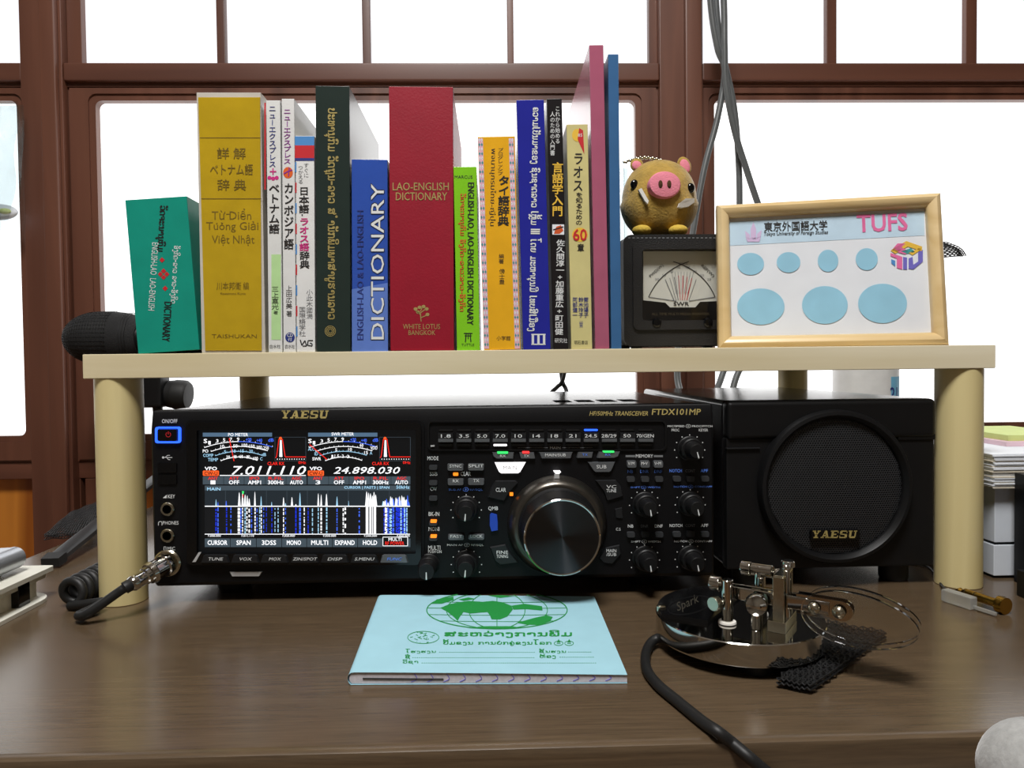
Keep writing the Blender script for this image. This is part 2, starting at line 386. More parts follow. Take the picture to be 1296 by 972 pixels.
def window(n, x0, x1, gx0, gx1, munts):
    """x0..x1 sash, gx0..gx1 lower glass with rounded corners; munts: (left, right) of the bars between the upper panes"""
    w_ = struct(n); yf = YW
    m = MB()
    m.ring2(XZ(rr(x0, ZG-38, x1, ZR+20, .01), yf), XZ(rr(gx0, ZG, gx1, ZR, 9), yf), (0, 26, 0), 'sash_wood')
    m.ring2(XZ(rr(x0+3, ZG-35, x1-3, ZR+17, .01), yf-3), XZ(rr(gx0-9, ZG-9, gx1+9, ZR+9, 12), yf-3), (0, 3.2, 0), 'sash_wood')
    ux0, ux1 = munts[0][1], munts[-1][0]
    m.box(x0, ux0, yf, yf+26, ZT, ZTOP+40, 'sash_wood', .8); m.box(ux1, x1, yf, yf+26, ZT, ZTOP+40, 'sash_wood', .8)
    m.box(x0, x1, yf, yf+26, ZTOP, ZTOP+40, 'rail_wood', .8)
    part('frame', m, w_)
    m = MB(); zr1 = PX(460, 106, YW).z
    m.box(x0, x1, yf-12, yf+26, zr1, ZT, 'rail_wood', 2.5); m.box(x0, x1, yf-4, yf+20, ZR+18, zr1+1, 'rail_wood', .6)
    part('rail', m, w_)
    for a, b in munts[1:-1]:
        m = MB(); m.box(a, b, yf+2, yf+24, ZT-.5, ZTOP+.5, 'sash_wood', 1.5); part('muntin', m, w_)
    for (a, b), (c, d) in zip(munts[:-1], munts[1:]):
        m = MB(); m.box(b-2, c+2, yf+12, yf+15, ZT-2, ZTOP+2, 'pane_upper'); part('pane', m, w_)
    m = MB(); m.box(gx0-4, gx1+4, yf+12, yf+15, ZG-4, ZR+4, 'pane_lower'); part('pane', m, w_)
U = lambda p: wx(p, 42)
window('window_1', U(36)-640, PA[0]-4, U(36)-600, wx(21, 135), [(U(36)-640, U(36)-610), (U(36)-204, U(36)-192), (U(36), PA[0]-4)])
window('window_2', PA[1], PB[0], wx(121, 140), wx(804, 150), [(PA[1], U(103)), (U(273), U(284)), (U(458), U(468)), (U(642), U(650)), (U(821), PB[0])])
xr = U(1238)+200
window('window_3', PB[1], xr+60, wx(904, 180), xr+20, [(PB[1], PB[1]+1), (U(1047), U(1060)), (U(1224), U(1238)), (xr, xr+60)])

# ================================================================ desk
E0 = PZ(648, 944, 0).y; DX0, DX1 = -478, 900
mb = MB()
prof = [(E0+3, -28), (E0, -25), (E0, -6), (E0+1.2, -2.2), (E0+4.5, 0)]
mb.rings([[Vector((x, y, z)) for y, z in prof+[(YW-16, 0), (YW-16, -28)]] for x in (DX0, DX1)], 'desk_wood')
desk = thing('desk', 'long brown wood-grain desk carrying the radio and bookshelf', 'desk', (200, 100, FLOOR))
part('desktop', mb, desk)
mb = MB(); mb.box(DX0+30, DX1-30, E0+40, E0+60, -110, -28, 'desk_edge', 1); part('apron', mb, desk)
for x in (DX0+20, DX1-60):
    for y in (E0+20, YW-70):
        mb = MB(); mb.box(x, x+40, y, y+40, FLOOR, -28, 'desk_edge', 2); part('leg', mb, desk)

# ================================================================ wooden shelf riser
BW, BZ0, BZ1, BD = 340, 169.1, 186.9, 346
riser = thing('shelf_riser', 'pale pine shelf board on four round legs straddling the black radio', 'shelf', (0, BD/2, 0))
mb = MB(); mb.box(-BW, BW, 0, BD, BZ0, BZ1, 'pine', .7); part('board', mb, riser)
for sx in (-1, 1):
    for y in (17.5, BD-17.5):
        mb = MB(); mb.cyl((sx*323, y, 0), (sx*323, y, BZ0), 16.7, 'pine_leg', n=48, bev=.5); part('leg', mb, riser)

# ================================================================ books
BK = 'books in a row on the pine shelf'
def slab(mb, x0, z0, th, u0, u1, y0, y1, v0, v1, m, bev=0):
    M = Matrix.Translation((x0, 0, z0)) @ Matrix.Rotation(th, 4, 'Y'); mb.M = M
    mb.box(u0, u1, y0, y1, v0, v1, m, bev); mb.M = None
def book(label, quad, depth, color, Y=2, hard=False, name='book', gloss=.35, coat=.35, bump=.05, cat='book', round_spine=0):
    """quad: px of TL, TR, BR, BL of the spine. Returns the thing, the frame for its lettering and the lean"""
    TL, TR, BR, BL = [PX(p[0], p[1], Y) for p in quad]
    th = (math.atan2(TL.x-BL.x, TL.z-BL.z)+math.atan2(TR.x-BR.x, TR.z-BR.z))/2
    w_ = ((BR-BL).length+(TR-TL).length)/2*COS(th)-.25; h = ((TL-BL).length+(TR-BR).length)/2
    h = ((TL.z+TR.z)/2-BZ1)/COS(th)
    z0 = BZ1+max(0, w_*SIN(th)); cx = (BL.x+BR.x)/2; x0 = cx-w_/2*COS(th)+.1
    mn = 'cover_%d_%d_%d' % color
    if mn not in MAT: mat(mn, color, gloss, noise=.05, coat=coat, bump=bump, bscale=700)
    t = thing(name, label, cat, (cx, Y+depth/2, BZ1), BK)
    ct = 1.8 if hard else .5; ov = 2.5 if hard else .3
    m = MB()
    if w_ > 3*ct:
        sp = ct
        slab(m, x0, z0, th, 0, w_, Y, Y+sp+.4, 0, h, mn, .4)
        slab(m, x0, z0, th, 0, ct, Y+sp, Y+depth, 0, h, mn, min(.4, ct*.4)); slab(m, x0, z0, th, w_-ct, w_, Y+sp, Y+depth, 0, h, mn, min(.4, ct*.4))
    part('cover', m, t)
    m = MB(); slab(m, x0, z0, th, ct+.05, w_-ct-.05, Y+ct+.5, Y+depth-ov, ov, h-ov, 'page_edge', .3); part('pages', m, t)
    return t, FY(Y-.15), th
def letters(m, t, name='spine_lettering'): return part(name, m, t, fix=False)

# 1 teal
t, F, th = book('thick worn teal paperback dictionary leaning at the left end of the row', ((157, 255), (237, 251), (252, 446), (175, 448)), 118, (20, 148, 128), gloss=.3)
m = MB(); ln = -th
m.text('ວັດຈະນານຸກົມ', F, 197, 260, 211, 318, 'print_black', 'D', .02, lean=ln); m.text('ENGLISH-LAO  LAO-ENGLISH', F, 190, 307, 198, 393, 'print_white', 'D', lean=ln)
m.text('ອັງກິດ-ລາວ ລາວ-ອັງກິດ', F, 216, 311, 227, 384, 'print_white', 'D', lean=ln); m.text('DICTIONARY', F, 206.5, 382, 216, 432, 'print_black', 'D', .025, lean=ln)
def diamond(m, F, x, y, r, c): m.poly([F(x-r, y), F(x, y+r), F(x+r, y), F(x, y-r)], c)
diamond(m, F, 205, 329, 3.4, 'print_red'); diamond(m, F, 209, 365, 3.4, 'print_red')
for dx, dy in ((0, -4), (0, 4), (-4, 0), (4, 0)): diamond(m, F, 207+dx, 347+dy, 3.3, 'print_red')
letters(m, t)
# 2 yellow dictionary in its slipcase
t, F, th = book('thick mustard yellow dictionary in a pale slipcase, printed in dull gold', ((246, 117), (332, 117), (334, 447), (257, 447)), 152, (203, 198, 188), name='slipcased_dictionary', gloss=.25, coat=.5)
mat('mustard', (190, 158, 30), .22, noise=.06, coat=.6, bump=.15, bscale=120)
m = MB(); q = [F(251, 123), F(329.5, 123), F(331.5, 444), F(260, 444)]; m.prism(q, (0, -.6, 0), 'mustard', .004); part('spine', m, t, 'mustard yellow spine under clear film')
F = FY(1.1); m = MB()
for y, s_ in ((175, '詳 解'), (195.5, 'ベトナム語'), (215, '辞 典')):
    wd = 27 if y == 195.5 else 18
    m.text(s_, F, 292-wd-1+y*.01, y+12, 292+wd-1+y*.01, y+26, 'print_oldgold', bold=.012)
for y, s_, a, b in ((265, 'Từ Diển', 268, 318), (281, 'Tuòng Giải', 261, 327), (298, 'Việt Nhật', 268, 322)): m.text(s_, F, a, y-1, b, y+13, 'print_oldgold')
m.rect(F, 286.2, 270.6, 290.6, 271.5, 'print_oldgold'); m.line(F, [(273.4, 283.6), (275.2, 282.2)], .9, 'print_oldgold'); m.line(F, [(280.5, 283.6), (282.2, 282.2)], .9, 'print_oldgold')
m.text('川本邦衛 編', F, 274, 357, 315, 367, 'print_oldgold'); m.text('Kawamoto Kunie', F, 279, 370, 311, 373, 'print_oldgold'); m.text('TAISHUKAN', F, 268, 423, 325, 428, 'print_oldgold')
m.rect(F, 253, 174, 330, 174.8, 'print_oldgold'); m.rect(F, 255, 251, 331, 252, 'print_oldgold')
letters(m, t)
# 3, 4 white language primers
t, F, th = book('slim white primer with black Vietnamese title and pale green lower band', ((336, 127), (355, 127), (357, 447), (340, 447)), 148, (226, 228, 226))
m = MB(); m.rect(F, 334.5, 130, 336.5, 240, 'print_red'); mat('band_green', (186, 226, 160), .5); m.rect(F, 343.5, 322, 355.5, 430, 'band_green')
m.vtext('ニューエクスプレス', F, 340, 133, 349.5, 212, 'print_navy', .01); m.text('+', F, 341.5, 213, 349.5, 221, 'print_magenta', bold=.02)
for i in range(3): m.disc(F, 341+i*4.6, 225+i % 2, 2.6, 2.6, 'print_magenta', 12)
m.vtext('ベトナム語', F, 340, 232, 354, 296, 'print_black', .03); F2 = FY(1.7); m.vtext('三上直光', F2, 343.5, 362, 353, 392, 'print_black'); m.vtext('著', F2, 346, 393, 352, 398, 'print_black'); m.text('白水社', F, 341.5, 436, 355, 441, 'print_black'); letters(m, t)
t, F, th = book('slim white primer with purple katakana, orange globe and Cambodian title', ((356, 125), (372.5, 125), (374.5, 447), (358.5, 447)), 148, (228, 229, 228))
mat('print_purple', (140, 40, 150), .6)
m = MB(); m.vtext('ニューエクスプレス', F, 358.5, 137, 368.5, 208, 'print_purple', .01); m.disc(F, 364.5, 218.5, 6.2, 7.2, 'print_orange'); F2 = FY(1.7); m.line(F2, [(359, 220), (364, 217), (370, 215)], 1.4, 'print_purple'); m.line(FY(1.66), [(365, 223), (366, 212)], 1.2, 'print_purple')
m.vtext('カンボジア語', F, 359, 231, 372, 316, 'print_black', .03); m.vtext('上田広美', F, 361.5, 361, 370, 391, 'print_black'); m.vtext('著', F, 362, 393, 370, 401, 'print_black')
m.disc(F, 367, 427, 6, 6.3, 'print_navy'); m.text('CD', FY(1.7), 363.5, 422, 370.5, 426.5, 'print_white', bold=.02); m.text('付', FY(1.7), 364.5, 427.5, 369.5, 432, 'print_white'); m.text('白水社', F, 361, 436, 373, 441, 'print_black'); letters(m, t)
# 5 Japanese-Lao dictionary
t, F, th = book('white spine striped blue and red on top, Japanese-Lao dictionary', ((373.5, 172), (397.5, 172), (399, 447), (375, 447)), 128, (230, 231, 230))
m = MB(); m.rect(F, 373.2, 172.5, 397.7, 184, 'print_sky'); m.rect(F, 373.2, 184, 397.7, 200, 'print_red'); m.rect(F, 373.2, 200, 397.7, 203.5, 'print_navy')
for i in range(9): m.rect(F, 373.4+i*.17, 205+i*26, 375.2+i*.17, 218+i*26, 'print_red' if i % 2 else 'print_sky')
m.vtext('すぐに', F, 384, 206, 391, 225, 'print_grey'); m.vtext('つかえる', F, 377, 209, 384, 233, 'print_grey')
m.vtext('日本語', F, 378, 236, 391.5, 270, 'print_black', .03); m.vtext('-', F, 378, 269, 391, 275, 'print_black', .03); m.vtext('ラオス語', F, 378.5, 275, 391.5, 318, 'print_magenta', .03); m.vtext('辞典', F, 379, 318, 392, 340, 'print_black', .03)
m.vtext('小此木國満', F, 387.5, 366, 396, 404, 'print_grey'); m.vtext('国際語学社', F, 378, 388, 387, 426, 'print_grey')
m.line(F, [(380, 430), (382, 437), (386, 431), (388, 438), (383, 438)], 1.4, 'print_black'); m.line(F, [(396, 431), (390, 431), (389, 437), (395, 438), (395, 435), (392, 434)], 1.4, 'print_black'); letters(m, t)
# 6 dark green
t, F, th = book('tall dark green cloth book with gold Lao lettering and round medallion', ((399, 109), (442, 109), (444, 446), (400.5, 446)), 140, (34, 48, 44), hard=True, gloss=.3, coat=.4)
m = MB(); m.text('ປະທານຸກົມ ວັດຖຸນ-ລາວ ສຳນັກພິມພາສາບູຮານລາວ', F, 410, 137, 429, 404, 'print_gold', 'D', .015)
for r in (6.6, 4.6, 2.4): m.line(F, [(418+r*COS(2*PI*i/24), 419+r*SIN(2*PI*i/24)) for i in range(25)], .8, 'print_gold')
for i in range(12): m.line(F, [(418+2.4*COS(PI*i/6), 419+2.4*SIN(PI*i/6)), (418+6.6*COS(PI*i/6), 419+6.6*SIN(PI*i/6))], .5, 'print_gold')
letters(m, t)
# 7 blue
t, F, th = book('royal blue paperback with large white DICTIONARY reading up the spine', ((444.5, 202), (490.5, 202), (491, 446), (445.5, 446)), 118, (48, 84, 176), gloss=.2, coat=.6)
mat('blue_light', (96, 128, 206), .2, coat=.6)
m = MB(); m.poly([F(445.5, 445.5), F(491, 445.5), F(490.6, 358), F(445.3, 366)], 'blue_light'); F2 = FY(1.7)
m.text('DICTIONARY', F2, 469, 232, 486.5, 430, 'print_black', 'U', .035); m.text('DICTIONARY', FY(1.55), 469.6, 233, 485.9, 429.5, 'print_white', 'U', .008); m.text('ENGLISH-LAO & LAO-ENGLISH', F2, 452, 266, 460, 430, 'print_navy', 'U', .01); letters(m, t)
# 8 crimson
t, F, th = book('thick crimson cloth dictionary with worn gold Lao-English title', ((492, 110), (573, 110), (575, 446), (493.5, 446)), 150, (150, 15, 40), hard=True, gloss=.45, coat=.1, bump=.12)
m = MB(); m.text('LAO-ENGLISH', F, 497, 231, 568, 241, 'print_gold', bold=.01); m.text('DICTIONARY', F, 501, 243.5, 566, 253.5, 'print_gold', bold=.01); m.text('WHITE LOTUS', F, 510, 410, 557, 416.5, 'print_gold'); m.text('BANGKOK', F, 517, 418, 551, 424, 'print_gold')
for a, b, c, d in ((533, 407, 532, 396), (532, 398, 526, 393), (532, 396, 539, 391), (532, 394, 535, 388), (533, 402, 540, 399)): m.line(F, [(a, b), (c, d)], 1.1, 'print_gold')
for x, y in ((526, 391), (531, 389), (536, 388), (540, 391), (541, 398), (529, 395)): m.disc(F, x, y, 2.6, 2.2, 'print_gold', 8)
letters(m, t)
# 9 lime
t, F, th = book('short lime green paperback English-Lao dictionary with orange Lao line', ((574, 211), (602.5, 211), (608, 445), (577.5, 446)), 110, (132, 206, 36), gloss=.25)
m = MB(); ln = -th; mat('print_rust', (208, 84, 30), .6)
m.text('MARCUS', F, 575.5, 222, 598, 226, 'print_black', lean=ln); m.text('ENGLISH-LAO, LAO-ENGLISH DICTIONARY', F, 590.5, 231, 599.5, 411, 'print_black', 'D', .03, lean=ln); m.text('ວັດຈະນານຸກົມ ອັງກິດ-ລາວ:ລາວ-ອັງກິດ', F, 579.5, 245, 590, 394, 'print_rust', 'D', .015, lean=ln)
m.line(F, [(587, 422), (598, 422)], 1.3, 'print_black'); m.line(F, [(588, 425), (597, 425)], 1, 'print_black'); m.line(F, [(590, 422), (589, 433)], 1.3, 'print_black'); m.line(F, [(595, 422), (596, 433)], 1.3, 'print_black'); m.line(F, [(592.5, 422), (592.5, 429)], 1, 'print_black'); m.text('TUTTLE', F, 584, 435, 600, 438, 'print_black'); letters(m, t)
# 10 yellow Thai
t, F, th = book('yellow Thai dictionary with pink and teal patterned edges', ((604, 173), (651.5, 173), (659, 444.5), (612, 445)), 128, (236, 176, 34), gloss=.25)
m = MB(); ln = -th; mat('band_pink', (228, 178, 196), .5)
def bx(u, v): # across 0..1, down 0..1 of this spine
    return F(604+(612-604)*v+u*47.3, 174+v*270)
for a, b in ((.02, .15), (.84, .97)):
    m.rect(bx, a, .004, b, .99, 'band_pink')
F2 = FY(1.75)
def bx2(u, v): return F2(604+8*v+u*47.3, 174+v*270)
for a in (.051, .117, .873, .939):
    for i in range(46):
        v = .012+i*.0213; k = 'print_teal' if i % 2 else 'paper'; m.poly([bx2(a-.026, v), bx2(a, v+.009), bx2(a+.026, v), bx2(a, v-.009)], k)
        m.poly([bx2(a-.008, v), bx2(a, v+.003), bx2(a+.008, v), bx2(a, v-.003)], 'print_magenta')
m.vtext('プログレッシブ', F, 629.5, 187, 637, 222, 'print_black', lean=ln); m.vtext('タイ語辞典', F, 630, 222, 645, 286, 'print_black', .035, lean=ln); m.text('พจนานุกรมไทย-ญี่ปุ่น', F, 619, 188, 628, 286, 'print_black', 'D', lean=ln)
m.vtext('編著', F, 631, 321, 638, 334, 'print_black', lean=ln); m.vtext('傍士豊', F, 631.5, 340, 639, 360, 'print_black', lean=ln); m.text('小学館', F, 628.5, 425, 646, 431, 'print_black', lean=ln); letters(m, t)
# 11 blue Lao III
t, F, th = book('tall deep blue book with white Lao title and numeral III', ((653, 127), (688.5, 126), (697, 443), (662, 444)), 140, (34, 40, 152), gloss=.25)
m = MB(); ln = -th; m.text('ຄວາມເປັນມາຂອງ ຊົນຊາດລາວ ເຫຼັ້ມ III ໂດຍ ມະຫາບຸນມີ ເທບສີເມືອງ', F, 668, 136, 686, 419, 'print_white', 'D', .012, lean=ln)
m.text('III', F, 673, 423, 690, 436, 'print_white', bold=.01); m.rect(F, 672.5, 422.5, 690.5, 424, 'print_white'); m.rect(F, 672.5, 435, 690.5, 436.5, 'print_white'); letters(m, t)
# 12 black linguistics
t, F, th = book('narrow black linguistics primer with gold and white kanji', ((691.5, 125), (711, 125), (719.5, 442), (700, 443)), 135, (24, 21, 24), gloss=.28)
m = MB(); m.vtext('これから始める', F, 702.5, 134, 709, 182, 'print_white', .01); m.vtext('人のための入門書', F, 696, 141, 702.5, 197, 'print_white', .01); ln = -th
m.vtext('言語学入門', F, 698.5, 205, 713, 274, 'print_yellow', .03, lean=ln*.5); m.rect(F, 699, 284, 714, 297, 'paper'); F2 = FY(1.75); m.poly([F2(701, 296), F2(704, 287), F2(710, 285), F2(713, 292), F2(708, 296)], 'print_rust'); m.line(FY(1.7), [(700, 291), (713, 287)], 1.6, 'print_black')
m.vtext('佐久間淳一+加藤重広+町田健', F, 703, 303, 714, 424, 'print_white', .02, lean=ln); m.text('研究社', F, 702, 428, 718, 434, 'print_white'); letters(m, t)
# 13 cream Laos 60 chapters
t, F, th = book('pale khaki paperback on Laos with big red 60 on its spine', ((717, 158), (743.5, 157), (750, 441), (722.5, 442)), 130, (212, 202, 140), gloss=.3)
m = MB(); ln = -th; m.disc(F, 730.5, 171, 6.5, 8, 'print_yellow'); F2 = FY(1.78); m.poly([F2(733, 162), F2(738, 165), F2(739.5, 195), F2(731, 176)], 'print_red'); m.text('85', FY(1.7), 731.5, 169, 737, 173, 'print_white')
m.vtext('ラオス', F, 725, 192, 738.5, 243, 'print_black', .02, lean=ln); m.vtext('を知るための', F, 728.5, 243, 737.5, 285, 'print_black', .012, lean=ln)
m.disc(F, 734, 297, 10, 9, 'print_yellow'); m.text('60', FY(1.7), 725.5, 290, 742.5, 304.5, 'print_red', bold=.03); m.vtext('章', F, 730.5, 308, 739.5, 319, 'print_black', .02)
for x, s_ in ((738.5, '菊池陽子'), (732, '鈴木玲子'), (724.5, '阿部健一')): m.vtext(s_, F, x, 376, x+6.5, 402, 'print_navy', .01)
m.vtext('（編著）', F, 733, 404, 738, 417, 'print_navy'); m.text('明石書店', F, 727, 431, 744, 436, 'print_black'); letters(m, t)
# 14, 15 thin binders
t, F, th = book('tall thin mauve-pink binder towering over the row', ((745, 57), (764, 57), (771, 441), (753.5, 441)), 212, (172, 92, 118), hard=True, name='ring_binder', cat='binder', gloss=.25, coat=.5)
t, F, th = book('tall thin steel blue binder at the right end of the row', ((769, 68), (783, 69), (786.5, 441), (773.5, 441)), 212, (58, 104, 152), hard=True, name='ring_binder', cat='binder', gloss=.3, coat=.4)

# ================================================================ SWR meter, plush boar
YM = 88
mL, mT = PX(789, 297, YM), PX(940, 432, YM); x0, x1, z1, z0 = mL.x, mT.x, mL.z, BZ1+4
met = thing('meter', 'black cross-needle SWR meter in a leather case under the plush boar', 'meter', ((x0+x1)/2, YM+40, BZ1))
gx0, gz1, gx1, gz0 = PX(812, 316, YM).x, PX(812, 316, YM).z, PX(915, 316, YM).x, PX(812, 406, YM).z
m = MB(); m.ring2(XZ(rr(x0, z0, x1, z1, 7), YM), XZ(rr(gx0, gz0, gx1, gz1, 3), YM), (0, 14, 0), 'leather')
m.ring2(XZ(rr(gx0-8, gz0-8, gx1+8, gz1+6, 5), YM-2.2), XZ(rr(gx0, gz0, gx1, gz1, 3), YM-2.2), (0, 2.3, 0), 'leather')
m.box(x0+.5, x1-.5, YM+13.5, YM+75, z0+.5, z1-.5, 'leather', 4); part('leather_case', m, met)
m = MB()
F = FY(YM-.2)
for i in range(26): m.rect(F, 795+i*5.4, 300.5, 798+i*5.4, 301.6, 'print_dim')
part('stitching', m, met, fix=False)
F = FY(YM+7.6); m = MB(); m.box(gx0-.5, gx1+.5, YM+8, YM+13, gz0-.5, gz1+.5, 'gloss_black'); part('dial_window', m, met)
m = MB(); pts = [(814, 318), (912, 318), (912, 381), (886, 382), (880, 389), (848, 389), (842, 383), (814, 380)]
m.poly([F(*p) for p in pts[::-1]], 'meter_card'); part('dial_card', m, met)
F = FY(YM+7.2); m = MB(); c = []
def arc(m, p0, p1, p2, wd, mt, n=18):
    P = [((1-t)**2*p0[0]+2*t*(1-t)*p1[0]+t*t*p2[0], (1-t)**2*p0[1]+2*t*(1-t)*p1[1]+t*t*p2[1]) for t in [i/n for i in range(n+1)]]
    m.line(F, P, wd, mt); return P
arc(m, (821, 376), (835, 343), (872, 331), 1.0, 'print_black'); arc(m, (905, 376), (892, 343), (852, 331), 1.0, 'print_black')
for i in range(8):
    m.line(F, [(842+i*5.6, 348+abs(i-3.5)*1.6), (853+i*2.7, 380)], .6 if i % 2 else .9, 'print_red' if 2 < i < 7 else 'print_grey')
    m.line(F, [(850+i*4, 344), (856+i*2, 372)], .4, 'print_grey')
m.line(F, [(821, 376), (856, 381)], .9, 'print_grey'); m.line(F, [(905, 376), (872, 381)], .9, 'print_grey')
m.text('FWD(W)', F, 820, 340.5, 842, 345.5, 'print_black', lean=-.75); m.text('REF(W)', F, 885, 340.5, 906, 345.5, 'print_black', lean=.75); m.text('SWR', F, 852.5, 382, 872, 387, 'print_black', bold=.02)
for i, s_ in enumerate(('20', '50', '100', '150', '200')): m.text(s_, F, 829+i*9, 352-i*5, 834+i*9, 355-i*5, 'print_grey'); m.text(s_, F, 895-i*9, 352-i*5, 900-i*9, 355-i*5, 'print_grey')
mat('print_dull', (78, 66, 40), .6); m.text('ALL TIME MULTI MEDIA MONITOR', F, 825, 395.7, 898, 399, 'print_dull'); part('dial_markings', m, met, fix=False)
m = MB(); m.box(gx0-.3, gx1+.3, YM+2, YM+3, gz0-.3, gz1+.3, 'clear_sheet'); part('glass', m, met)
for px in (831, 896):
    m = MB(); p = PX(px, 408, YM-2); m.lathe(p, (0, -1, 0), [(4, -2), (4, 1), (3, 2), (.1, 2.2)], 'gloss_black', 20); part('screw', m, met)
for xx in (x0+8, x1-16):
    for yy in (YM+6, YM+62):
        m = MB(); m.box(xx, xx+9, yy, yy+8, BZ1, z0+1, 'rubber', 1); part('foot', m, met)
mtop = z1
# plush boar
YP = YM+32; c = PX(834, 250, YP); r = 30
bo = thing('plush_toy', 'small round brown plush boar with pink snout sitting on the meter', 'plush toy', (c.x, YP, mtop))
zb = mtop+.3; rz = (PX(834, 204, YP).z-zb)/2; cz = zb+rz
m = MB(); nu, nv = 40, 28; rs = []
for i in range(nv+1):
    a = -PI/2+PI*i/nv; sh = COS(a)**.86 if COS(a) > 0 else 0; bul = 1.06 if SIN(a) < 0 else 1.0
    rs.append([Vector((c.x+33.5*bul*sh*COS(2*PI*j/nu), YP+29*sh*SIN(2*PI*j/nu), cz+rz*SIN(a))) for j in range(nu)])
m.rings(rs, 'plush_brown'); part('body', m, bo)
def surf(px, py, off=0):
    y = YP
    for _ in range(6):
        p = PX(px, py, y); k = max(0, 1-((p.x-c.x)/34)**2-((p.z-cz)/rz)**2); y = YP-29*math.sqrt(k)-off
    return PX(px, py, y)
p = surf(842, 233, 0); p_ = PX(842, 233, p.y-6); p.x, p.z = p_.x, p_.z; m = MB(); m.M = Matrix.Translation(p)
m.lathe((0, 3, 0), (0, -1, 0), [(14, 0), (14.2, 6), (13, 8.4), (9, 9.2), (.1, 9.4)], 'plush_pink', 32); m.M = None
for v in m.v: v.z = p.z+(v.z-p.z)*.82
sn = part('snout', m, bo)
for px in (836, 847):
    q = PX(px, 233, p.y-6.4); m = MB(); m.ball(q, (1.9, 1, 3.4), 'plush_dark', 12, 8); part('nostril', m, sn)
for px, py in ((803, 233.5), (874, 238)):
    q = surf(px, py, .3); m = MB(); m.ball(q, (3.7, 2.4, 4.4), 'eye_black', 16, 10); part('eye', m, bo)
for tx in ([(808, 240), (812, 238), (821, 254), (820, 258), (816, 254)], [(858, 262), (860, 257), (868, 251), (879, 251), (879, 256), (872, 261), (863, 263)]):
    m = MB(); m.prism([surf(a, b, 5) for a, b in tx], (0, 3.5, 0), 'felt_white'); part('tusk', m, bo)
for px, py, rot in ((806, 209, .5), (866, 210, -.35)):
    q = PX(px, py, YP-4); m = MB(); m.M = Matrix.Translation(q) @ Matrix.Rotation(rot, 4, 'Y')
    m.ball((0, 0, 0), (6.2, 2.4, 8.5 if px > 840 else 6), 'plush_brown', 16, 10); m.ball((0, -1.3, -.6), (4.6, 1.6, 6.6 if px > 840 else 4.2), 'plush_pink', 16, 10); part('ear', m, bo)
for pp in ([(820, 209), (826, 206), (829, 214)], [(832, 206), (838, 205.5), (836, 215)], [(845, 206), (852, 207), (849, 213)], [(858, 209), (862, 211), (858, 215)]):
    m = MB(); m.prism([surf(a, b+1, .6) for a, b in pp], (0, 1.6, .0), 'plush_dark'); part('stripe', m, bo)
for px in (811, 857):
    q = PX(px, 289, YP-18); m = MB(); m.ball((q.x, YP-21, zb+5), (8.5, 9, 5), 'plush_cream', 18, 12); part('foot', m, bo)
m = MB()
for i in range(22):
    a = i/21; q = PX(790+a*54, 205-6*SIN(a*PI)+(1.2 if i % 2 else 0), YP+6); m.ball(q, 1.35, 'nickel', 8, 6)
q = [PX(790+a*5.4, 205-6*SIN(a*.1*PI), YP+6) for a in range(11)]; m.tube(q, .5, 'nickel', 6, 2); part('ball_chain', m, bo)
# ================================================================ picture frame
bl, br = PX(909, 440, 46), PX(1201, 437, 5); bl.z = br.z = BZ1
ex = (br-bl).normalized(); tilt = math.radians(9); nb = Vector((-ex.y, ex.x, 0)); ez = (Vector((0, 0, 1))*COS(tilt)+nb*SIN(tilt)); en = ex.cross(ez).normalized()  # en points towards the viewer
FWd = (br-bl).length; tr = PP(1193, 241, br, en); tl = PP(906, 263, bl, en); FH = ((tr-br).dot(ez)+(tl-bl).dot(ez))/2
o = bl-nb*0
# rim: mitred sweep of a rounded profile; rectangle outer FWd x FH
pf = thing('picture_frame', 'small light wooden picture frame with a blue-headed university sheet', 'picture frame', tuple((bl+br)/2+nb*8))
rim = 10.5; prf = [(0, -12), (0, 0), (1.2, 2.4), (4, 4), (7, 3.4), (9.4, 1.2), (rim, -1), (rim, -12)]
def loc3(u, v, d): return bl+ex*u+ez*v+en*d
for k in range(4):
    m = MB(); rs = []
    for e in (0, 1):
        ring_ = []
        for i, d in prf:
            cor = [(i, i), (FWd-i, i), (FWd-i, FH-i), (i, FH-i)][(k+e) % 4]; ring_.append(loc3(cor[0], cor[1]+.0, d))
        rs.append(ring_)
    m.rings(rs, 'frame_wood'); part('rim', m, pf)
m = MB(); m.prism([loc3(rim-1, rim-1, -4), loc3(FWd-rim+1, rim-1, -4), loc3(FWd-rim+1, FH-rim+1, -4), loc3(rim-1, FH-rim+1, -4)], en*-1, 'paper'); part('print', m, pf)
m = MB(); m.prism([loc3(rim-1, rim-1, -11), loc3(FWd-rim+1, rim-1, -11), loc3(FWd-rim+1, FH-rim+1, -11), loc3(rim-1, FH-rim+1, -11)], en*-1.5, 'desk_edge'); part('backing_board', m, pf)
m = MB(); m.prism([loc3(FWd*.42, FH*.7, -12.5), loc3(FWd*.58, FH*.7, -12.5), loc3(FWd*.6, FH*.7, -14), loc3(FWd*.4, FH*.7, -14)], (0, 0, -.1), 'desk_edge')
hh = loc3(FWd*.5, FH*.7, -12.5); ft = Vector((hh.x, hh.y, BZ1))+nb*26; m.prism([hh-ex*8, hh+ex*8, ft+ex*14, ft-ex*14], nb*2, 'desk_edge'); part('easel_strut', m, pf)
F = lambda u, v: PP(u, v, loc3(0, 0, -3.8), en)
FA = lambda u, v: PP(u, v, loc3(0, 0, -3.5), en)
m = MB(); mat('sheet_blue', (196, 222, 240), .6)
m.poly([F(924, 311), F(1170, 298), F(1169.5, 267), F(923.5, 281)], 'sheet_blue')
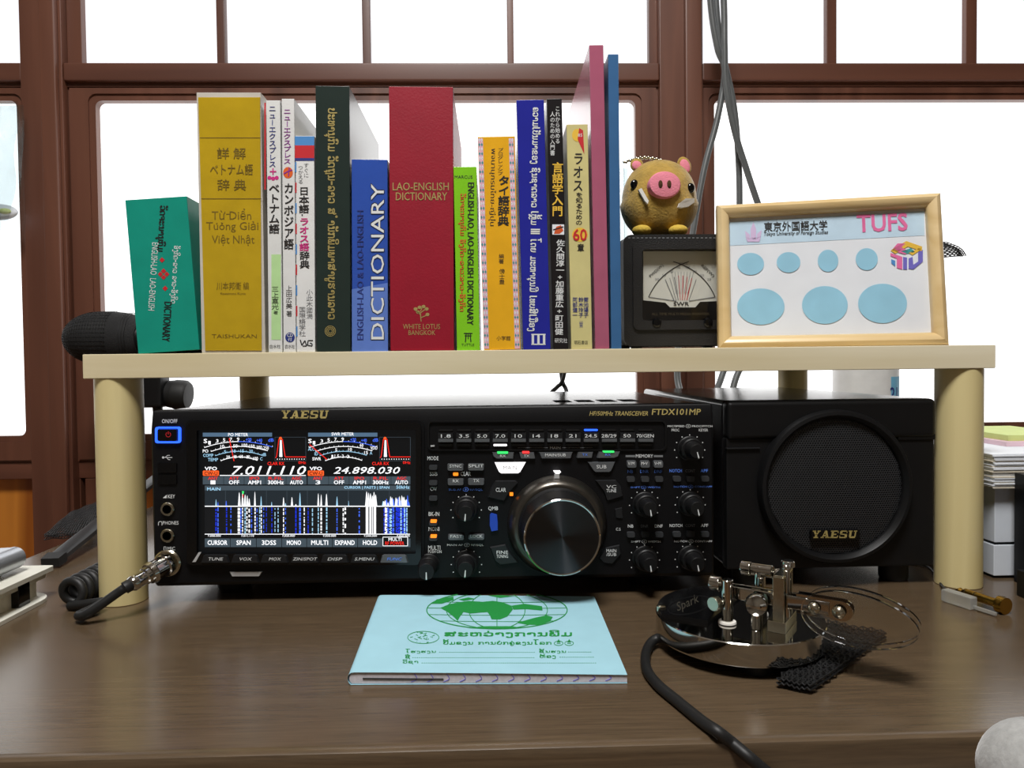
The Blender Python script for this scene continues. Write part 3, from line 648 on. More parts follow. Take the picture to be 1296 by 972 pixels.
m.text('東京外国語大学', FA, 967, 280, 1047, 292, 'print_black', bold=.02, lean=-.03); m.text('Tokyo University of Foreign Studies', FA, 967, 292.5, 1048, 298.5, 'print_black', bold=.015, shear=.2, lean=-.03)
m.text('TUFS', FA, 1085, 271, 1148, 292.5, 'print_pink', bold=.05, lean=-.04)
for pp in ([(943, 292), (949, 297), (949, 304), (944, 300)], [(964, 291), (958, 296), (958, 303), (963, 299)], [(950, 290), (953.5, 281), (957, 290), (957, 303), (950, 303)], [(944, 301), (963, 300), (961, 306), (946, 306)]): m.poly([FA(*p) for p in pp[::-1]], 'print_lilac')
# cube emblem of interlocked block letters
for pp, k in (([(1127, 317), (1147, 305), (1167, 312), (1167, 318), (1149, 312), (1133, 321)], 'print_yellow'), ([(1128, 317), (1136, 308), (1146, 308), (1141, 313), (1150, 318), (1146, 322)], 'print_pink'), ([(1140, 318), (1153, 314), (1158, 319), (1148, 321)], 'print_teal'),
              ([(1127, 320), (1142, 325), (1142, 341), (1135, 339), (1135, 327), (1127, 324)], 'print_pink'), ([(1143, 325), (1148, 326), (1148, 341), (1143, 341)], 'print_violet'), ([(1150, 327), (1155, 325), (1156, 335), (1162, 331), (1162, 319), (1168, 316), (1168, 331), (1156, 341), (1150, 340)], 'print_violet'), ([(1150, 320), (1163, 314), (1167, 315), (1155, 323)], 'print_yellow'), ([(1128, 328), (1133, 330), (1133, 337), (1128, 333)], 'print_sky')):
    m.poly([FA(*p) for p in pp[::-1]], k)
# plain oval stickers
mat('sticker_blue', (150, 204, 228), .6)
for x, y, rx_, ry_ in ((950, 334, 17, 14), (998, 332, 15, 13), (1048, 330, 13, 14), (1097, 328, 14, 14), (963, 388, 30, 23), (1044, 386, 29, 24), (1117, 384, 31, 25)): m.disc(FA, x, y, rx_, ry_, 'sticker_blue', 32)
part('printed_design', m, pf, fix=False)
m = MB(); m.prism([loc3(rim-.8, rim-.8, -2.4), loc3(FWd-rim+.8, rim-.8, -2.4), loc3(FWd-rim+.8, FH-rim+.8, -2.4), loc3(rim-.8, FH-rim+.8, -2.4)], en*-.8, 'clear_sheet'); part('glass', m, pf)
# sleeve from above, mesh pouch behind the frame
m = MB(); a, b = PX(786, 206, 186), PX(797, 292, 186)
m.box(a.x, a.x+.8, 172, 196, BZ1, a.z, 'plastic_film'); m.box(a.x, b.x, 195, 196, BZ1, a.z-3, 'plastic_film')
solo('plastic_sleeve', m, 'clear plastic sleeve standing between the blue binder and the boar', 'sleeve', (a.x, 184, BZ1))
def lattice(m, P, nu, nv, wd, mt, wave=0):
    """open netting over the patch P(a, b) -> point"""
    for i in range(nu+1):
        m.tube([P(i/nu, j/nv) for j in range(nv+1)], wd, mt, 4, 1, False)
    for j in range(nv+1):
        m.tube([P(i/nu, j/nv) for i in range(nu+1)], wd, mt, 4, 1, False)
m = MB(); A, B, C, D = PX(1150, 300, 150), PX(1199, 306, 150), PX(1224, 323, 150), PX(1150, 329, 150)
for dy in (0, 5):
    def P(a, b): 
        q = (A*(1-a)+B*a)*(1-b)+(D*(1-a)+C*a)*b; return q+Vector((0, dy+4*SIN(a*9+b*4), 0))
    lattice(m, P, 16, 9, .5, 'mesh_black')
q0 = PX(1170, 330, 152); m.box(q0.x-6, q0.x+6, 148, 156, BZ1, q0.z+8, 'mesh_black', 1)
solo('mesh_pouch', m, 'black netting pouch corner sticking out behind the picture frame', 'pouch', (q0.x, 152, BZ1))

# ================================================================ radio transceiver
YP0 = 4.2; RX0, RX1, RZ0, RZ1, RYB = -294.2, 125.8, 13.5, 144.5, 315
rad = thing('radio_transceiver', 'wide black radio transceiver with lit colour screen and big tuning dial', 'radio', ((RX0+RX1)/2, 160, 0))
zs = PX(540, 541, YP0).z; SL = 4.0
m = MB(); m.box(RX0+2, RX1-2, 26, RYB, RZ0+1, RZ1-.6, 'case_metal', 2.5); part('case', m, rad)
m = MB(); pr = [(26, RZ0), (YP0+3, RZ0), (YP0, RZ0+3), (YP0, zs), (YP0+SL-1, RZ1-1.2), (YP0+SL+.2, RZ1), (26, RZ1)]
rs = []
for x, k in ((RX0, 1), (RX0+1.5, 0), (RX1-1.5, 0), (RX1, 1)): rs.append([Vector((x, y+(1.5*k if y < 20 else 0), z)) for y, z in pr])
m.rings(rs, 'panel_black'); part('front_panel', m, rad)
F = FY(YP0-.2)
def frus(poly, d, mt, inset=.06, y=YP0, seg=1):
    mm = MB(); mm.prism([PX(a, b, y) for a, b in poly], (0, -d, 0), mt, inset); return mm
def rpx(x0, y0, x1, y1, r=2, n=3): return [(a, b) for a, b in rr(x0, y0, x1, y1, r, n)]
# sloped strip lettering
ns = Vector((0, -(RZ1-1.2-zs), SL-1)).normalized(); os_ = Vector((0, YP0-.25, zs)); FS = lambda u, v: PP(u, v, os_, ns)
SLAB = {'Y': [[(.02, 1), (.42, 1), (.42, .86), (.02, .86)], [(.6, 1), (.98, 1), (.98, .86), (.6, .86)], [(.08, .95), (.36, .95), (.64, .42), (.38, .42)], [(.74, .95), (.92, .95), (.62, .42), (.46, .42)], [(.38, .5), (.64, .5), (.64, .1), (.38, .1)], [(.24, .15), (.78, .15), (.78, 0), (.24, 0)]],
        'A': [[(.42, 1), (.52, 1), (.24, 0), (.1, 0)], [(.38, 1), (.66, 1), (.95, 0), (.66, 0)], [(.25, .4), (.75, .4), (.78, .24), (.2, .24)], [(0, .15), (.36, .15), (.36, 0), (0, 0)], [(.56, .15), (1.04, .15), (1.04, 0), (.56, 0)]],
        'E': [[(.14, 1), (.42, 1), (.42, 0), (.14, 0)], [(.03, 1), (.95, 1), (.95, .84), (.03, .84)], [(.03, .16), (.97, .16), (.97, 0), (.03, 0)], [(.4, .58), (.74, .58), (.74, .42), (.4, .42)], [(.83, 1), (.95, 1), (.95, .66), (.87, .66)], [(.83, 0), (.97, 0), (.97, .34), (.87, .34)]],
        'S': [[(.15, 1), (.9, 1), (.9, .85), (.15, .85)], [(.06, .9), (.34, .97), (.34, .52), (.06, .56)], [(.12, .6), (.88, .52), (.88, .4), (.12, .46)], [(.66, .5), (.95, .46), (.95, .08), (.66, .05)], [(.06, .15), (.85, .15), (.85, 0), (.06, 0)], [(.82, 1), (.92, 1), (.92, .66), (.86, .66)], [(.05, .34), (.12, .34), (.16, 0), (.05, 0)]],
        'U': [[(0, 1), (.44, 1), (.44, .86), (0, .86)], [(.62, 1), (1, 1), (1, .86), (.62, .86)], [(.1, .95), (.36, .95), (.36, .12), (.1, .2)], [(.74, .95), (.9, .95), (.9, .2), (.74, .12)], [(.1, .22), (.9, .22), (.8, 0), (.22, 0)]]}
def logo(m, F, x0, y0, x1, y1, mt, shear=.22):
    n = 5; wdt = (x1-x0)/(n+shear*.6)
    for i, ch in enumerate('YAESU'):
        for q in SLAB[ch]: m.poly([F(x0+(i+a*.92+shear*b*.6)*wdt, y1-b*(y1-y0)) for a, b in q], mt)
m = MB(); logo(m, FS, 355, 519.5, 417, 529.5, 'print_gold'); part('badge', m, rad, 'gold maker name badge', fix=False)
m = MB(); m.text('HF/50MHz TRANSCEIVER', FS, 746, 520.5, 820, 526, 'print_gold', bold=.02, shear=.25); m.text('FTDX101MP', FS, 825, 517.5, 887, 525, 'print_gold', bold=.03, shear=.1); part('model_lettering', m, rad, fix=False)
# screen
m = MB(); o_ = rr(239.5, 534, 533.5, 713, 7); i_ = rr(252, 543.5, 527, 699, 2)
m.ring2([PX(a, b, YP0) for a, b in o_], [PX(a, b, YP0) for a, b in i_], (0, -4.5, 0), 'gloss_black'); m.ring2([PX(a, b, YP0) for a, b in rr(236, 531, 537, 716, 9)], [PX(a, b, YP0) for a, b in o_], (0, -2, 0), 'panel_black'); part('screen_bezel', m, rad)
Ysc = YP0-.6; m = MB(); m.prism([PX(a, b, Ysc) for a, b in ((251, 542), (528, 542), (528, 700), (251, 700))], (0, -.4, 0), 'lcd_black'); scr = part('screen', m, rad)
k_ = 4.05
FL = [lambda u, v, i=i: PX(230+u/k_, 520+v/k_, Ysc-.5-.12*i) for i in range(5)]
m = MB(); G = FL[0]; T = FL[2]
for x0 in (108, 648): m.rect(G, x0, 112, x0+355, 132, 'lcd_bar')
m.text('PO METER', T, 238, 114, 340, 130, 'lcd_white', bold=.03); m.text('SWR METER', T, 768, 111, 882, 127, 'lcd_white', bold=.03)
for k, X in enumerate((0, 536)):
    for j, (a, b, c, wd, mt) in enumerate((((116, 188), (290, 128), (465, 185), 3.5, 'lcd_white'), ((150, 208), (290, 158), (440, 205), 3.5, 'lcd_white'), ((172, 230), (290, 186), (412, 228), 3, 'lcd_cyan'), ((200, 256), (290, 218), (388, 254), 3.5, 'lcd_white'))):
        n = 24; P = [((1-t)**2*a[0]+2*t*(1-t)*b[0]+t*t*c[0]+X, (1-t)**2*a[1]+2*t*(1-t)*b[1]+t*t*c[1]) for t in [i/n for i in range(n+1)]]
        if j == 0: m.line(G, P[:13], wd, mt); m.line(G, P[12:], wd, 'lcd_blue')
        else: m.line(G, P, wd, mt)
        for i in range(0, n+1, 2): m.line(G, [(P[i][0], P[i][1]-1), (P[i][0], P[i][1]-7)], 1.8, 'lcd_white' if j != 2 else 'lcd_cyan')
    m.text('S', T, 113+X, 144, 130+X, 165, 'lcd_white', bold=.04)
    for s_, x, y, c in (('1', 142, 164, 0), ('3', 182, 155, 0), ('5', 217, 150, 0), ('7', 252, 147, 0), ('9', 289, 146, 0), ('+20', 343, 148, 1), ('+40', 398, 152, 1), ('dB', 457, 150, 1)):
        h = 6 if len(s_) == 1 else 14; m.text(s_, T, x-h+X, y-9, x+h+X, y+8, 'lcd_blue' if c else 'lcd_white', bold=.03)
for s_, x, y, wd, c in (('PO', 122, 206, 14, 'lcd_white'), ('COMP', 136, 228, 26, 'lcd_cyan'), ('TEMP', 160, 250, 26, 'lcd_cyan'), ('10', 208, 182, 9, 'lcd_white'), ('50', 275, 180, 11, 'lcd_white'), ('100', 322, 176, 14, 'lcd_white'), ('150', 360, 181, 14, 'lcd_white'), ('200', 397, 187, 14, 'lcd_white'), ('250', 432, 190, 14, 'lcd_white'),
                        ('5', 222, 210, 5, 'lcd_cyan'), ('10', 268, 206, 9, 'lcd_cyan'), ('15', 310, 205, 9, 'lcd_cyan'), ('20', 355, 207, 9, 'lcd_cyan'), ('dB', 422, 224, 10, 'lcd_cyan'), ('20', 238, 237, 9, 'lcd_white'), ('40', 272, 235, 9, 'lcd_white'), ('60', 305, 234, 9, 'lcd_white'), ('80', 340, 236, 9, 'lcd_white'), ('100', 378, 244, 13, 'lcd_white'), ('C', 408, 246, 6, 'lcd_cyan'),
                        ('ALC', 664, 196, 16, 'lcd_cyan'), ('ID', 690, 220, 9, 'lcd_cyan'), ('SWR', 692, 246, 22, 'lcd_white'), ('60', 922, 176, 9, 'lcd_white'), ('VDD', 985, 190, 18, 'lcd_white'), ('5', 792, 200, 5, 'lcd_white'), ('10', 863, 198, 9, 'lcd_white'), ('15', 945, 214, 9, 'lcd_white'), ('A', 970, 216, 6, 'lcd_cyan'), ('1', 772, 234, 4, 'lcd_white'), ('1.5', 795, 232, 11, 'lcd_white'), ('2', 826, 232, 5, 'lcd_white'), ('3', 853, 234, 5, 'lcd_white')):
    m.text(s_, T, x-wd, y-8, x+wd, y+8, c, bold=.02)
m.line(FL[3], [(243, 140), (268, 258)], 4, 'lcd_red'); m.line(FL[3], [(655, 172), (745, 250)], 4, 'lcd_red')
for X in (478, 1014):
    m.line(G, [(X, 135), (X+158, 135), (X+158, 256), (X, 256), (X, 135)], 2, 'lcd_grid')
    m.poly([G(X+22, 236), G(X+26, 150), G(X+34, 150), G(X+38, 236)], 'lcd_white'); m.line(T, [(X+2, 240), (X+8, 236), (X+20, 145), (X+38, 145), (X+52, 236), (X+158, 236)], 4, 'lcd_red'); m.disc(T, X+28, 141, 8, 8, 'lcd_orange', 10)
    for i in range(12): m.rect(T, X+10+i*12.5, 245, X+14+i*12.5, 250, 'lcd_white')
    m.text('CLAR RX', T, X-38, 262, X+48, 278, 'lcd_red', bold=.03); m.text('0Hz', T, X+120, 258, X+158, 272, 'lcd_red', bold=.03)
for X in (0, 538):
    m.text('VFO', T, 118+X, 287, 180+X, 304, 'lcd_white', bold=.05); m.poly([G(a, b) for a, b in rr(108+X, 306, 191+X, 333, 5)], 'lcd_orange'); m.text('CW-U', T, 116+X, 311, 183+X, 329, 'lcd_black', bold=.03)
    m.rect(G, 108+X, 336, (640 if X == 0 else 1172), 377, 'lcd_grey')
    for i, (s1, s2) in enumerate((('ANT', '1' if X == 0 else '3'), ('ATT', 'OFF'), ('IPO', 'AMP1'), ('R.FIL', '300Hz'), ('AGC', 'AUTO'))):
        x = (160, 268, 373, 482, 588)[i]+X; a = 6+len(s1)*6.2; b = 5+len(s2)*7; m.text(s1, T, x-a, 338, x+a, 353, 'lcd_red', bold=.03); m.text(s2, T, x-b, 357, x+b, 376, 'lcd_white', bold=.04)
        if i: m.rect(FL[1], x-54, 336, x-52, 377, 'lcd_black')
m.text('7.011.110', T, 256, 283, 636, 327, 'lcd_white', bold=.015, shear=.25); m.rect(G, 195, 329, 636, 333, 'lcd_white'); m.text('24.898.030', T, 778, 288, 1118, 322, 'lcd_white', bold=.02, shear=.25)
m.rect(G, 118, 383, 1172, 408, 'lcd_grey'); m.text('MAIN', T, 130, 393, 198, 408, 'lcd_cyan', bold=.04); m.text('CURSOR | FAST3 | SPAN', T, 833, 386, 1064, 403, 'lcd_cyan', bold=.03); m.text('50kHz', T, 1100, 383, 1167, 399, 'lcd_cyan', bold=.03)
m.rect(G, 118, 409, 1170, 488, 'lcd_spec'); m.rect(G, 118, 491, 1170, 630, 'lcd_fall')
for i in range(1, 10): m.rect(FL[1], 118+i*105, 409, 120+i*105, 488, 'lcd_grid'); m.rect(FL[1], 118+i*105, 491, 119+i*105, 630, 'lcd_spec')
m.rect(T, 118, 486.5, 1170, 491.5, 'lcd_white'); m.rect(T, 118, 630, 1170, 634, 'lcd_white')
rnd = random.Random(3)
def peak(x, h, wd, c='lcd_white', spread=3):
    m.poly([FL[1](x-wd, 488), FL[1](x-wd*.3, 488-h*.9), FL[1](x, 488-h), FL[1](x+wd*.3, 488-h*.85), FL[1](x+wd, 488)], c)
def fall(x, wd, c, dens, y0=494, y1=629):
    y = y0+rnd.random()*8
    while y < y1:
        L = rnd.uniform(4, 22); e = min(y+L, y1); m.rect(FL[1], x-wd/2, y, x+wd/2, e, c); y = e+rnd.uniform(2, 8)/dens
for x, h, wd, c in ((176, 35, 4, 'lcd_cyan'), (186, 22, 3, 'lcd_blue'), (228, 28, 4, 'lcd_blue'), (295, 72, 7, 'lcd_white'), (312, 78, 6, 'lcd_white'), (325, 60, 7, 'lcd_white'), (336, 55, 5, 'lcd_white'), (346, 40, 6, 'lcd_white'), (375, 75, 5, 'lcd_white'), (407, 52, 4, 'lcd_cyan'), (461, 22, 3, 'lcd_cyan'), (522, 46, 5, 'lcd_white'), (532, 16, 4, 'lcd_cyan'), (565, 47, 6, 'lcd_white'), (606, 70, 5, 'lcd_cyan'), (585, 10, 5, 'lcd_white'), (700, 66, 5, 'lcd_white'), (715, 60, 5, 'lcd_white'), (742, 64, 6, 'lcd_white'), (796, 50, 5, 'lcd_cyan'), (855, 28, 3, 'lcd_cyan'), (1032, 26, 6, 'lcd_cyan')): peak(x, h, wd, c)
for x in range(1036, 1092, 7): peak(x, rnd.uniform(18, 50), 7, 'lcd_white' if rnd.random() > .3 else 'lcd_blue')
for x in range(1098, 1168, 6): peak(x, rnd.uniform(15, 62), 6, 'lcd_white' if rnd.random() > .3 else 'lcd_blue')
for x, h in ((948, 76), (958, 70), (968, 66), (978, 55), (986, 74), (994, 60)): peak(x, h, 8)
m.poly([T(308, 412), T(320, 412), T(316, 428), T(312, 428)], 'led_green'); m.poly([T(311, 428), T(317, 428), T(315, 448), T(313, 448)], 'lcd_red')
for x, wd, c, d in ((176, 7, 'lcd_deep', 1), (186, 5, 'lcd_blue', .8), (230, 6, 'lcd_deep', .9), (252, 5, 'lcd_blue', .4), (293, 12, 'lcd_white', 1.6), (303, 6, 'lcd_blue', 1), (312, 5, 'lcd_white', .9), (325, 6, 'lcd_cyan', .8), (334, 6, 'lcd_white', .7), (346, 7, 'lcd_white', .7), (358, 5, 'lcd_blue', .8), (376, 6, 'lcd_white', 1), (386, 4, 'lcd_blue', .6), (400, 6, 'lcd_cyan', .8), (408, 5, 'lcd_white', .8), (420, 4, 'lcd_blue', .6), (434, 4, 'lcd_deep', .7), (462, 5, 'lcd_deep', .7), (478, 4, 'lcd_cyan', .5), (494, 5, 'lcd_cyan', .5), (522, 5, 'lcd_white', .8), (532, 4, 'lcd_blue', .5), (585, 7, 'lcd_deep', 1.2), (606, 9, 'lcd_blue', 1.4), (628, 5, 'lcd_white', .6), (648, 5, 'lcd_deep', .9), (670, 5, 'lcd_cyan', .7), (700, 5, 'lcd_cyan', .8), (715, 8, 'lcd_white', 1), (743, 7, 'lcd_cyan', .9), (796, 5, 'lcd_blue', .9), (828, 6, 'lcd_white', .8), (838, 8, 'lcd_white', .3), (910, 6, 'lcd_blue', .4)): fall(x, wd, c, d)
for x, wd in ((950, 13), (967, 10), (978, 5), (990, 12)): m.rect(FL[1], x-wd/2, 488, x+wd/2, 630, 'lcd_white')
for x in range(1038, 1090, 6): fall(x, 6, rnd.choice(['lcd_deep', 'lcd_blue', 'lcd_cyan', 'lcd_white']), 1)
for x in range(1100, 1160, 6): fall(x, 6, rnd.choice(['lcd_deep', 'lcd_blue', 'lcd_cyan', 'lcd_deep']), 1.2)
for i, s_ in enumerate(('7,000.000', '7,011.110', '7,020.000', '7,030.000', '7,040.000', '7,050.000')): m.text(s_, T, (134, 305, 515, 724, 934, 1102)[i], 636, (200, 370, 580, 790, 1000, 1168)[i], 647, 'lcd_white', bold=.02)
m.rect(G, 118, 654, 1172, 698, 'lcd_grey')
for i, s_ in enumerate(('CURSOR', 'SPAN', '3DSS', 'MONO', 'MULTI', 'EXPAND', 'HOLD')):
    x = (183, 317, 447, 575, 707, 836, 965)[i]; a = 8+len(s_)*7; m.text(s_, T, x-a, 664, x+a, 687, 'lcd_white', bold=.04); m.rect(FL[1], x+64, 654, x+67, 698, 'lcd_black')
m.rect(FL[1], 1031, 647, 1158, 692, 'lcd_black'); m.line(T, [(1031, 647), (1158, 647), (1158, 692), (1031, 692), (1031, 647)], 3, 'lcd_white'); m.text('MULTI', T, 1060, 651, 1126, 667, 'lcd_white', bold=.03); m.text('RF POWER', T, 1043, 670, 1140, 687, 'lcd_red', bold=.03)
part('screen_graphics', m, scr, fix=False)
Yb = YP0-4.5
for i, s_ in enumerate(('TUNE', 'VOX', 'MOX', 'ZIN/SPOT', 'DISP', 'S.MENU', 'FUNC')):
    x = 230+(175, 328, 478, 632, 785, 937, 1090)[i]/k_; m = MB()
    m.prism([PX(a, b, Yb) for a, b in ((x-18, 711.5), (x+18, 711.5), (x+15.5, 703), (x+13, 701.5), (x-13, 701.5), (x-15.5, 703))], (0, -2.2, 0), 'key_dark' if i < 6 else 'key_grey', .07)
    b_ = part('function_key', m, rad); m = MB(); a = 4+len(s_)*2.1; m.text(s_, FY(Yb-2.4), x-a*.75, 705.6, x+a*.75, 709.4, 'print_white' if i < 6 else 'print_blue', bold=.015, shear=.2); part('key_legend', m, b_, fix=False)
m = MB(); m.prism([PX(a, b, Yb) for a, b in ((243.5, 711.5), (248, 711), (255, 698.5), (251.5, 699))], (0, -.5, 0), 'silver_paint', .02); part('bezel_painted_reflection', m, rad)  # the chamfer's reflection, painted as a bright silver sliver
m = MB(); m.prism([PX(a, b, YP0) for a, b in ((291, 723.2), (332.5, 723), (329, 728.6), (294, 728.8))], (0, -1.5, 0), 'silver_paint', .04); part('card_slot_cover', m, rad, 'silver slot cover')
# lettering of the panel
m = MB(); W = 'print_white'; B = 'print_blue'
def tx(s_, x0, y0, x1, y1, c=W, b=.015, sh=0): m.text(s_, F, x0, y0, x1, y1, c, bold=b, shear=sh)
tx('ON/OFF', 205, 530.5, 224.5, 535.5); tx('KEY', 212.5, 626, 221.5, 630.5); m.poly([F(206, 630.5), F(211, 630.5), F(211, 626)], W); tx('PHONES', 206, 659.5, 226, 664); m.line(F, [(200.5, 665), (200.5, 661.5), (202, 660), (204, 660), (205, 661.5), (205, 665)], .8, W); tx('MIC', 212, 692, 221.5, 696.5); m.line(F, [(207.5, 692), (207.5, 697), (210, 697), (210, 692), (207.5, 692)], .7, W)
m.line(F, [(206, 579), (218, 579)], .8, W); m.disc(F, 206.5, 579, 1.5, 1.5, W, 10); m.line(F, [(209, 579), (212, 576.3), (215, 576.3)], .7, W); m.line(F, [(211, 579), (213, 581.7), (215.5, 581.7)], .7, W)
for s_, a in (('MODE', (541, 577.6, 555, 582.4)), ('SSB', (544, 597.3, 553.5, 602)), ('CW', (544.5, 616.3, 552.8, 621)), ('BK-IN', (542.5, 648, 556, 653)), ('MONI', (542.5, 667, 556, 672)), ('MULTI', (542, 690.5, 557.3, 696)), ('PUSH ON', (542, 696.3, 558.8, 700)), ('CLAR', (583, 597, 596, 602.2)), ('QMB', (618, 641, 630.3, 646.5)), ('MEMORY', (804.8, 575, 826.5, 579.2)), ('MIC/SPEED ⊕ PROC/PITCH', (845, 537, 901.7, 541.6)), ('PROC', (850, 542.6, 859.7, 546)), ('KEYER', (884.5, 542.6, 896, 546)), ('MAIN', (696, 565.2, 709.3, 568.3)), ('VC', (779.5, 645, 785, 648)), ('SFT', (779, 649, 786.5, 652.2)), ('C.S', (779.6, 668, 785.3, 671.5)), ('MAIN AF ⊕ RF/SQL', (566, 687.3, 612.2, 692)), ('NB', (794.7, 663.8, 801.6, 667.8)), ('DNF', (828.6, 663.8, 838.7, 667.8)), ('NOTCH', (847.5, 663.2, 863.5, 667)), ('APF', (887, 663, 896.2, 667)), ('SHIFT ⊕ WIDTH', (798.7, 683, 836, 687.7)), ('NOTCH ⊕ CONT/APF', (853.3, 682.7, 901.5, 687.3))): tx(s_, *a)
for s_, a in (('SUB AF ⊕ RF/SQL', (568, 617, 611, 622)), ('NB', (794.3, 594.7, 801, 598.5)), ('DNR', (810.3, 594.7, 820.8, 598.5)), ('DNF', (828.2, 594.7, 838.2, 598.5)), ('SHIFT ⊕ WIDTH', (798.2, 614.7, 835.3, 618.7)), ('NOTCH', (847.3, 593.8, 863, 597.8)), ('APF', (886.7, 593.8, 895.8, 597.8)), ('NOTCH ⊕ CONT/APF', (853, 613.7, 901.3, 618))): tx(s_, *a, c=B)
for s_, a in (('DNR', (811, 664, 820.5, 667.6)), ('CONT', (867.5, 663.4, 880, 667)), ('CONT', (867.5, 594, 880, 597.8))): tx(s_, *a, c='print_grey')  # dimmed to grey: the knobs' shade is put into the print colour
m.rect(F, 791.8, 576, 803.8, 578.6, 'print_dim'); m.rect(F, 827.5, 576, 839, 578.6, 'print_dim')
m.line(F, [(655, 566.7), (694, 566.7)], .5, 'print_dim'); m.line(F, [(711, 566.7), (750, 566.7)], .5, 'print_dim')
for cx, cy, r in ((590, 645.5, 19.2), (590.3, 714.5, 19.2), (815.8, 639.5, 19), (873.6, 639, 19), (815.7, 708.8, 19), (873.5, 708, 19), (872.8, 569.5, 19)):
    for i in range(9):
        a = math.radians(-210+30*i); m.disc(F, cx+r*COS(a), cy+r*SIN(a), .75, .75, W, 8)
part('panel_lettering', m, rad, fix=False)
# band keys
m = MB(); m.ring2([PX(a, b, YP0) for a, b in rr(541.5, 532, 843, 570, 6)], [PX(a, b, YP0) for a, b in rr(543.5, 533.6, 841, 568.6, 5)], (0, -1.6, 0), 'black_plastic'); part('band_key_frame', m, rad)
for i, s_ in enumerate(('1.8', '3.5', '5.0', '7.0', '10', '14', '18', '21', '24.5', '28/29', '50', '70/GEN')):
    x = 564.3+i*22.93; dy = -.35*i/11
    m = MB(); m.prism([PX(a, b+dy, YP0) for a, b in ((x-9.6, 547.6), (x+9.6, 547.6), (x+9.6, 554.6), (x-9.6, 554.6))], (0, -3.2, 0), 'key_dark', .03)
    m.prism([PX(a, b+dy, YP0-1) for a, b in ((x-9.6, 554.8), (x+9.6, 554.8), (x+9.6, 559), (x-9.6, 559))], (0, -2.8, 0), 'key_grey', .03)
    b_ = part('band_key', m, rad); m = MB(); wd = 1.6+len(s_)*1.55; m.text(s_, FY(YP0-3.4), x-wd, 549.8+dy, x+wd, 554+dy, W, bold=.02); part('key_legend', m, b_, fix=False)
    m = MB(); m.prism([PX(a, b+dy, YP0) for a, b in rpx(x-8.6, 543.2, x+8.6, 545.6, 1)], (0, -.8, 0), 'led_blue' if i == 8 else 'slot_black'); part('band_lamp', m, rad, 'lit blue lamp' if i == 8 else None)
    m = MB(); m.prism([PX(a, b+dy, YP0) for a, b in rpx(x-8.6, 562, x+8.6, 564.6, 1)], (0, -.8, 0), 'led_white' if i == 3 else 'key_dark'); part('band_lamp', m, rad, 'lit white lamp' if i == 3 else None)
m = MB(); m.prism([PX(a, b, YP0) for a, b in ((545, 563.5), (550, 563), (550, 565), (545, 565.5))], (0, -.8, 0), 'silver_paint'); part('indicator_lamp', m, rad)
# buttons
def btn(poly, mt, d=2.6, legend=None, lb=None, c=W, lab=None, nm='push_button', ins=.08):
    o = part(nm, frus(poly, d, mt, ins), rad, lab)
    if legend:
        mm = MB(); ls = legend.split('|'); h = (lb[3]-lb[1])/len(ls)
        for i_, l_ in enumerate(ls): mm.text(l_, FY(YP0-d-.25), lb[0], lb[1]+i_*h, lb[2], lb[1]+(i_+.82)*h if len(ls) > 1 else lb[3], c, bold=.015)
        part('button_legend', mm, o, fix=False)
    return o
btn([(622.5, 572), (651, 572), (650, 580), (628, 580), (624, 577)], 'key_grey', legend='RX', lb=(633, 575.5, 640, 578.5)); btn([(656.5, 572), (676, 572), (677.5, 580), (659, 580)], 'key_grey', legend='TX', lb=(663, 575.5, 670, 578.5))
btn([(681, 572), (725.5, 571.7), (723, 579.6), (684, 579.8)], 'key_grey', legend='MAIN/SUB', lb=(690, 574, 716, 577.6)); btn([(731, 571.8), (750.5, 571.6), (749, 579), (729.5, 579.2)], 'key_grey', legend='TX', lb=(737, 574, 744, 577), c=B); btn([(757, 571.3), (784.5, 571), (782, 577), (777, 579), (755, 579.2)], 'key_grey', legend='RX', lb=(766, 574, 773, 577), c=B)
def lamp(x0, y0, x1, y1, mt, lab, d=3.2): part('indicator_lamp', frus(rpx(x0, y0, x1, y1, .8), d, mt), rad, lab)
lamp(629, 571.2, 643.2, 573.8, 'led_green', 'green lamp'); lamp(660.8, 570.8, 670, 573.5, 'led_red', 'red lamp'); lamp(762.5, 570, 777, 572.4, 'led_green', 'green lamp')
btn([(626, 585), (665.5, 584.7), (658.5, 597), (656, 598.7), (634, 598.8), (631.5, 597)], 'led_white', 2.4, 'MAIN', (637, 589.5, 654, 594.5), 'silver_paint', 'lit white MAIN button'); btn([(743, 584.4), (778.6, 584), (773.5, 595.5), (771, 597), (753, 597), (750.5, 595.5)], 'key_grey', 2.4, 'SUB', (755, 588.5, 767.5, 593))
for y in (588.2, 607.6, 627, 658.6, 677.6): btn(rpx(543, y, 554, y+6.2, 2), 'key_mid', 2.4)
lamp(545, 657.3, 553, 660.8, 'led_orange', 'orange lamp', 2.9); lamp(545, 676.2, 553, 679.8, 'led_orange', 'orange lamp', 2.9)
for x0, y0, x1, y1, s_, in ((566, 586.5, 587.3, 595.3, 'SYNC'), (592, 586.3, 613, 595, 'SPLIT'), (566.3, 605.3, 587.3, 613.6, 'RX'), (592, 605, 613.3, 613.4, 'TX'), (567, 675.5, 588, 682.6, 'FAST'), (592.5, 675.3, 613.5, 682.4, 'LOCK')):
    btn(rpx(x0, y0, x1, y1, 2), 'key_grey', 2.8, s_, (x0+(x1-x0)/2-len(s_)*1.9, y0+1.5, x0+(x1-x0)/2+len(s_)*1.9, y0+5.2))
lamp(573.5, 598, 580, 602, 'led_orange', 'orange lamp', 1.2)
for x0, s_ in ((792.6, 'V/M'), (809.5, 'M▸V'), (826.2, 'V▸M')): btn(rpx(x0, 582.4, x0+12.3, 591.5, 2), 'key_grey', 3, s_, (x0+2, 584.5, x0+10.3, 588.5))
